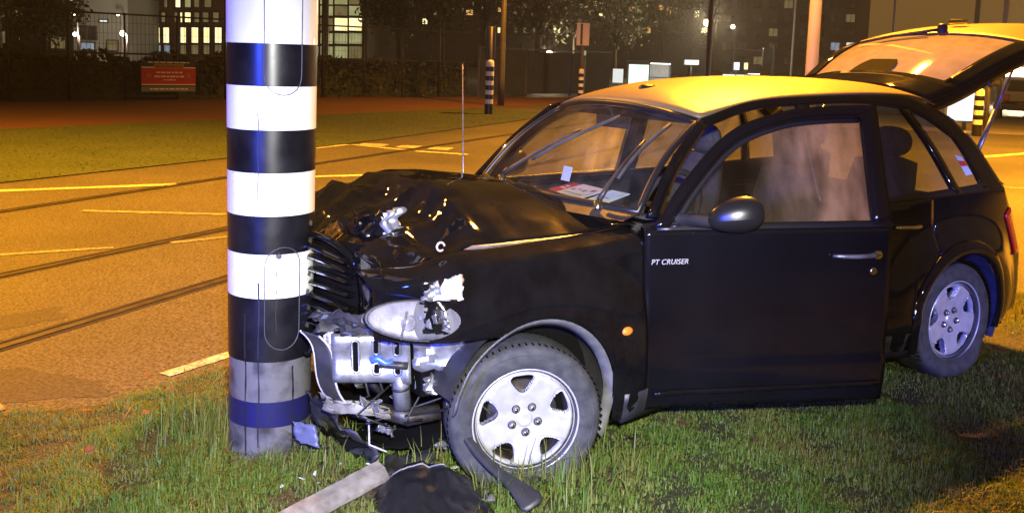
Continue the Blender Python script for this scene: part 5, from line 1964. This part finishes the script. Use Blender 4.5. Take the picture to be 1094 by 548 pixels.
M['win_dark'] = mat('dark_pane', (.01, .01, .012), .08, 0, coat=1)


def building(name, label, Y, px0, px1, ztop, depth, wm, wins, cat='building', roofcap=True):
    c = at((px0 + px1) / 2, 60, Y); pm = Y / F_PX
    x0 = at(px0, 60, Y).x; x1 = at(px1, 60, Y).x
    e = empty(name, (c.x, Y, 0)); tag(e, label, cat)
    mb = MB(); mb.box(x0 - c.x, x1 - c.x, 0, depth, -.05, ztop); mb.build('wall', wm, e)
    if roofcap:
        mb = MB(); mb.box(x0 - c.x - .2, x1 - c.x + .2, -.2, depth + .2, ztop, ztop + .4); mb.build('roof_edge', M['winframe'], e)
    for (a, t, b, d, mm) in wins:
        q = at((a + b) / 2, (t + d) / 2, Y)
        w, h = (b - a) * pm, (d - t) * pm
        X, Z = q.x - c.x, q.z
        mb = MB(); f = .07
        mb.box(X - w / 2 - f, X + w / 2 + f, -.09, -.004, Z + h / 2, Z + h / 2 + f); mb.box(X - w / 2 - f, X + w / 2 + f, -.12, -.004, Z - h / 2 - f, Z - h / 2)
        mb.box(X - w / 2 - f, X - w / 2, -.09, -.004, Z - h / 2, Z + h / 2); mb.box(X + w / 2, X + w / 2 + f, -.09, -.004, Z - h / 2, Z + h / 2)
        if w > 1.0: mb.box(X - .03, X + .03, -.08, -.05, Z - h / 2, Z + h / 2)
        fr = mb.build('window', M['winframe'], e)
        mb = MB(); mb.box(X - w / 2, X + w / 2, -.045, -.01, Z - h / 2, Z + h / 2); mb.build('pane', M[mm], fr)


W = []
for a, b, mm in ((165, 171, 'win_y'), (175, 181, 'win_y'), (193, 199, 'win_y'), (205, 212, 'win_y'), (218, 224, 'win_y'), (230, 237, 'win_y'), (147, 151, 'win_blue'), (157, 161, 'win_blue')):
    W.append((a, 30, b, 46, mm))
for a, b, mm in ((165, 172, 'win_blue'), (176, 182, 'win_blue'), (193, 199, 'win_dim'), (205, 212, 'win_dim'), (218, 224, 'win_dim'), (230, 237, 'win_dim'), (147, 151, 'win_white'), (157, 161, 'win_blue')):
    W.append((a, 48.5, b, 58, mm))
for a, b, mm in ((165, 170, 'win_dim'), (173, 177, 'win_dim'), (187, 190, 'win_dim'), (193, 195, 'win_y'), (198, 204, 'win_y'), (208, 213, 'win_dim'), (217, 223, 'win_dim'), (228, 234, 'win_dim')):
    W.append((a, 14, b, 24, mm))
for a, b, mm in ((176, 179, 'win_dim'), (188, 193, 'win_y'), (198, 204, 'win_green'), (208, 213, 'win_dim'), (219, 226, 'win_dim')):
    W.append((a, -4, b, 8, mm))
building('brick_building', 'brick office block with rows of lit yellow windows', 62, 140, 246, 15, 14, M['brick'], W)
W = []
for k in range(9):
    for j, (t, d) in enumerate(((-10, 5), (7, 17), (20, 33), (36, 47), (50, 63))):
        a = 250 + k * 15.4
        mm = 'win_green' if (k * 7 + j * 3) % 4 else 'win_dim'
        if j == 2 and k in (7, 8): mm = 'win_y'
        W.append((a, t, a + 13.5, d, mm))
building('office_building', 'glass office with greenish lit floors behind the tram mast', 67, 247, 392, 18, 16, M['darkwall'], W)
building('low_building', 'pale low building with a dark window behind the fence', 57, 79, 137, 4.3, 8, M['concrete'], [(84, 29, 103, 42, 'win_dark'), (86, 46, 101, 53, 'win_blue'), (115, 44, 126, 54, 'win_dim'), (107, 22, 115, 24, 'win_white')])
building('dark_building', 'dark block with a few dim windows above the round tree', 78, -60, 139, 15, 12, M['darkwall'], [(16, 0, 20, 6, 'win_y'), (17, 11, 19, 18, 'win_orange'), (-4, 34, 6, 46, 'win_dim'), (55, 40, 70, 52, 'win_dim'), (72, -4, 78, 1, 'win_y')])
W = [(585, 3, 591, 8, 'win_orange'), (604, 6, 612, 11, 'win_y'), (620, 4, 628, 9, 'win_y'), (632, 2, 645, 7, 'win_y'), (640, 15, 646, 20, 'win_y'), (652, 14, 656, 21, 'win_dim'), (607, 0, 611, 3, 'win_orange'), (628, 12, 634, 16, 'win_orange'), (672, 8, 678, 12, 'win_orange'),
     (703, 6, 710, 11, 'win_orange'), (712, 8, 723, 17, 'win_orange'), (734, 12, 737, 18, 'win_dim'), (742, 12, 747, 19, 'win_y'), (548, 12, 552, 16, 'win_dim'), (560, 4, 566, 9, 'win_dim'), (532, 8, 537, 13, 'win_orange'), (505, 2, 509, 6, 'win_dim')]
r_ = random.Random(12)
for k in range(46):
    a = 400 + r_.random() * 355; t = -8 + 9.5 * r_.randint(0, 4)
    if any(abs(a - w_[0]) < 9 and abs(t - w_[1]) < 9 for w_ in W): continue
    W.append((a, t, a + r_.choice((4, 5, 7)), t + 5.5, r_.choice(('win_orange', 'win_y', 'win_dim', 'win_dim', 'win_dark'))))
building('apartment_building', 'long dark apartment block with scattered lit windows above the trees', 118, 395, 762, 19, 14, M['darkwall'], W)
W = []
for j in range(6):
    for k in range(9):
        a = 772 + k * 16.5; t = -14 + j * 15
        mm = 'win_dim' if (k * 5 + j * 7) % 9 == 0 else 'win_dark'
        if (k, j) in ((8, 4), (7, 4)): mm = 'win_white' if k == 8 else 'win_blue'
        W.append((a, t, a + 9, t + 8, mm))
building('tower_building', 'broad brown apartment tower behind the pale lamp post', 165, 764, 926, 40, 18, M['towerwall'], W)

# ------------------------------------------------------------------ signal posts with black and white bands
M['signal'] = mat('signal_housing', (.02, .02, .022), .5)
M['signal_back'] = mat('signal_back_white', (.62, .58, .66), .5)


def signal_post(base, top_z, r, nb, m_top, head, label, pole_h, white_first=False):
    e = empty('signal_post', (base[0], base[1], -.015)); tag(e, label, 'signal post')
    mb = MB(); mb.tube([(0, 0, 0), (0, 0, pole_h)], [r * .55, r * .5], 10); mb.build('pole', M['mast_dark'], e, True)
    z0 = .30
    hgt = (top_z - z0) / nb
    mb = MB(); mb.lathe([(r * 1.05, 0), (r * 1.05, z0)], 18); mb.build('black_band', M['band_black'], e, True)
    for k in range(nb):
        wht = (nb - 1 - k) % 2 == 0
        a, b = z0 + hgt * k, z0 + hgt * (k + 1)
        prof = [(r, a + .002), (r, b - .002)]
        if k == nb - 1: prof += [(r * .75, b + .05), (r * .55, b + .06)]
        mb = MB(); mb.lathe(prof, 18); mb.build('white_band' if wht else 'black_band', M['band_white' if wht else 'band_black'], e, True)
    if head == 'white':
        mb = MB(); mb.box(-.24, .24, -.05, .05, pole_h - .55, pole_h + .30); bevel(mb.build('signal_board', M['signal_back'], e), .02)
        mb = MB(); mb.box(-.10, -.02, -.10, -.052, pole_h - .50, pole_h + .27); mb.build('dark_bracket', M['signal'], e)
    if head == 'dark':
        mb = MB(); mb.box(-.13, .13, .02, .2, pole_h - .9, pole_h); bevel(mb.build('signal_head', M['signal'], e), .03)
        for j in range(3):
            mb = MB(); mb.lathe([(.09, .22), (.09, .30)], 12, 'y', (0, 0, pole_h - .15 - .3 * j)); mb.build('visor', M['signal'], e, True)
    return e


def zat(px, py, Y): return at(px, py, Y).z


g_ = gnd(522, 122); signal_post((g_.x, g_.y), zat(522, 66, g_.y), .115, 9, None, 'dark', 'slim black and white banded signal post beside the dark tram mast', zat(522, 28, g_.y))
g_ = gnd(620, 108); signal_post((g_.x, g_.y), zat(620, 75, g_.y), .10, 7, None, 'white', 'banded signal post with a square white signal back', zat(622, 33, g_.y))
g_ = gnd(1043, 145); signal_post((g_.x, g_.y), zat(1046, 97, g_.y), .115, 7, None, None, 'stout banded bollard post at the tram stop past the tailgate', zat(1046, 95, g_.y))
g_ = gnd(1052, 142)
e = empty('traffic_light', (g_.x, g_.y, -.01)); tag(e, 'dark traffic light hanging below the open tailgate outline', 'traffic light')
zt = zat(1058, 62, g_.y); zb_ = zat(1058, 92, g_.y)
mb = MB(); mb.tube([(0, 0, 0), (0, 0, zt)], .06, 10); mb.build('pole', M['mast_dark'], e, True)
mb = MB(); mb.box(-.05, .27, -.18, .06, zb_, zt); bevel(mb.build('signal_head', M['signal'], e), .08, 3)
for j in range(3):
    mb = MB(); mb.lathe([(.085, -.20), (.085, -.18)], 14, 'y', (.11, 0, zt - .15 - j * (zt - zb_ - .3) / 2)); mb.build('signal_lens', M['greyplastic'], e, True)
p = at(820, 61, 62)
e = empty('traffic_light', (p.x, p.y, 0)); tag(e, 'far traffic light on an arm seen over the car roof', 'traffic light')
mb = MB(); mb.tube([(.35, 0, 0), (.35, 0, p.z + .8)], .08, 8); mb.build('pole', M['mast'], e, True)
mb = MB(); mb.tube([(.35, 0, p.z + .3), (-2.4, 0, p.z + .45)], .04, 6); mb.build('arm', M['mast'], e, True)
mb = MB(); mb.box(-.32, .24, -.2, .1, p.z - .6, p.z + .55); bevel(mb.build('signal_head', M['signal'], e), .05)


# ------------------------------------------------------------------ bus shelters, lit panels
M['ad'] = emis('advert_lit', (.62, .95, .72), 1.6, (.95, 1.0, .92), 1.2)
M['adw'] = emis('advert_white', (.80, .95, 1.0), 1.3, (1, 1, .95), 1.5)
M['shelter'] = mat('shelter_frame', (.10, .11, .12), .4, .3)
M['shelterglass'] = glassmat('shelter_glass', (.7, .75, .8), .25, (.6, .65, .7), .1)
M['tube'] = emis('tube_light', (.95, .98, 1.0), 5)


def shelter(px, py, Y, ad, label, wpx, hpx, right_px, lamp=True, adm='ad'):
    c = at(px, py, Y); pm = Y / F_PX
    e = empty('bus_shelter', (c.x, Y, 0)); tag(e, label, 'bus shelter')
    w, h = wpx * pm, hpx * pm
    z1 = c.z + h / 2
    mb = MB(); mb.box(-w / 2 - .08, w / 2 + .08, -.02, .16, .0, z1 + .10); mb.build('advert_case', M['shelter'], e)
    mb = MB(); mb.box(-w / 2, w / 2, -.06, -.03, z1 - h, z1); mb.build('advert_panel', M[adm], e)
    xr = right_px * pm
    mb = MB(); mb.box(-w / 2, xr, -.3, 1.3, z1 + .15, z1 + .27); mb.build('roof', M['shelter'], e)
    mb = MB(); mb.box(w / 2 + .12, xr - .05, 1.18, 1.21, .15, z1 + .05); mb.build('rear_glass', M['shelterglass'], e)
    for x in (w / 2 + .15, xr - .08):
        mb = MB(); mb.quadbar((x, 1.25, 0), (x, 1.25, z1 + .15), .07, .07); mb.build('post', M['shelter'], e)
    if lamp:
        mb = MB(); mb.box(w / 2 + .2, xr - .2, .5, .6, z1 + .08, z1 + .13); mb.build('tube_light', M['tube'], e)
    mb = MB(); mb.box(w / 2 + .2, xr - .25, .85, 1.12, .42, .47); mb.build('bench', M['shelter'], e)


shelter(682, 83, 64, True, 'bus shelter with a green lit advert behind the windscreen pillar', 21, 27, 38)
shelter(785, 84, 88, True, 'farther bus shelter with a white lit strip over the car roof', 26, 8, 30, True, 'adw')
shelter(1026, 108, 27, True, 'bright white shelter panel seen under the tailgate', 27, 42, 24, False, 'adw')


def litsign(px, py, Y, wpx, hpx, m, label, polem='mast'):
    c = at(px, py, Y); pm = Y / F_PX
    e = empty('lit_sign', (c.x, Y, 0)); tag(e, label, 'sign')
    w, h = wpx * pm, hpx * pm
    mb = MB(); mb.box(-w / 2 - .04, w / 2 + .04, .0, .12, c.z - h / 2 - .04, c.z + h / 2 + .04); mb.build('case', M['shelter'], e)
    mb = MB(); mb.box(-w / 2, w / 2, -.03, -.004, c.z - h / 2, c.z + h / 2); mb.build('lit_face', M[m], e)
    mb = MB(); mb.tube([(0, .16, 0), (0, .16, c.z + h / 2)], .06, 8); mb.build('pole', M[polem], e, True)


litsign(660, 85, 66, 11, 22, 'win_white', 'narrow white lit board left of the green advert')
litsign(739, 67, 74, 15, 5, 'adw', 'wide low lit bar sign beside the tall tram mast', 'mast_dark')
litsign(787, 71, 84, 6, 8, 'adw', 'square lit stop sign above the farther shelter')
litsign(797, 71, 86, 4, 7, 'win_y', 'small warm lit sign beside the square stop sign')
litsign(705, 84, 70, 22, 18, 'win_blue', 'bluish lit timetable wall beside the green advert shelter')
litsign(625, 57, 40, 2.2, 5, 'win_green', 'tiny green pedestrian light on a thin pole')


# ------------------------------------------------------------------ parked car far away
def parked_car():
    p = gnd(1094, 127)
    e = empty('parked_car', (p.x, p.y, -.01)); e.rotation_euler = (0, 0, math.radians(-24))
    tag(e, 'silver hatchback parked on the paving behind the tram stop', 'car')
    W2 = .86
    sec = [(0, .30, .62, .80), (.10, .26, .92, .84), (.55, .24, .98, .86), (1.2, .24, .96, .87), (2.6, .24, .95, .87), (3.3, .24, .90, .86), (3.95, .28, .72, .80), (4.1, .34, .60, .72)]
    vs = []; fs = []
    K = 10
    for y, z0, z1, hw in sec:
        for k in range(K):
            a = 2 * math.pi * (k + .5) / K
            cx = math.copysign(abs(math.cos(a)) ** .35, math.cos(a)); cz = math.copysign(abs(math.sin(a)) ** .5, math.sin(a))
            vs.append((hw * cx, y, (z0 + z1) / 2 + (z1 - z0) / 2 * cz))
    for i in range(len(sec) - 1):
        for k in range(K): fs.append((i * K + k, i * K + (k + 1) % K, (i + 1) * K + (k + 1) % K, (i + 1) * K + k))
    fs.append(tuple(range(K))); fs.append(tuple(range((len(sec) - 1) * K, len(sec) * K)))
    sil = mat('silver_paint', (.66, .65, .66), .3, .3, coat=.6)
    obj('body', vs, fs, sil, e, True)
    cab = [(.12, .90, .76), (.35, 1.42, .60), (1.6, 1.48, .60), (2.3, 1.36, .60), (2.95, .93, .76)]
    vs = []; fs = []
    base = [(y, .9, hw) for y, z, hw in cab]
    for y, z, hw in cab: vs += [(-.77, y, .88), (-hw, y, z), (hw, y, z), (.77, y, .88)]
    for i in range(len(cab) - 1):
        for k in range(3): fs.append((i * 4 + k, i * 4 + k + 1, i * 4 + k + 5, i * 4 + k + 4))
    obj('cabin', vs, fs, sil, e)
    mb = MB(); mb.add([(-.62, .135, .96), (.62, .135, .96), (.52, .31, 1.36), (-.52, .31, 1.36)], [(0, 1, 2, 3)]); mb.build('rear_window', M['win_dark'], e)
    for sg in (1, -1):
        mb = MB(); mb.add([(sg * .765, .40, .96), (sg * .775, 2.7, .96), (sg * .625, 2.2, 1.34), (sg * .625, .5, 1.38)], [(0, 1, 2, 3)]); mb.build('side_window', M['win_dark'], e)
        mb = MB(); mb.box(sg * .62 - .11, sg * .62 + .11, -.005, .09, .62, .86); bevel(mb.build('tail_lamp', M['redlens'], e), .02)
        for y in (.75, 3.3):
            mb = MB(); mb.tube([(sg * .68, y, .31), (sg * .86, y, .31)], [.31, .31], 20); mb.build('wheel', M['rubber'], e, True)
            mb = MB(); mb.tube([(sg * .85, y, .31), (sg * .872, y, .31)], [.2, .18], 14); mb.build('wheel_rim', M['alloy'], e, True)
    mb = MB(); mb.box(-.26, .26, -.02, .02, .48, .59); mb.build('number_plate', M['sign_gold'], e)
    mb = MB(); mb.box(-.78, .78, -.03, .12, .30, .47); bevel(mb.build('bumper', M['greyplastic'], e), .03)


parked_car()


# ------------------------------------------------------------------ damp night air
hz = MB(); hz.box(-90, 110, -16, 200, -1.2, 48)
hm = bpy.data.materials.new('night_haze'); hm.use_nodes = True
nt = hm.node_tree; nt.nodes.remove(nt.nodes['Principled BSDF'])
pv = nt.nodes.new('ShaderNodeVolumePrincipled')
pv.inputs['Color'].default_value = (.9, .88, .85, 1)
pv.inputs['Density'].default_value = 0.0008
pv.inputs['Anisotropy'].default_value = 0.75
nt.links.new(pv.outputs[0], nt.nodes['Material Output'].inputs['Volume'])
o = hz.build('haze', hm); tag(o, 'thin damp night air lit by the street lamps', 'haze', None, 'stuff')
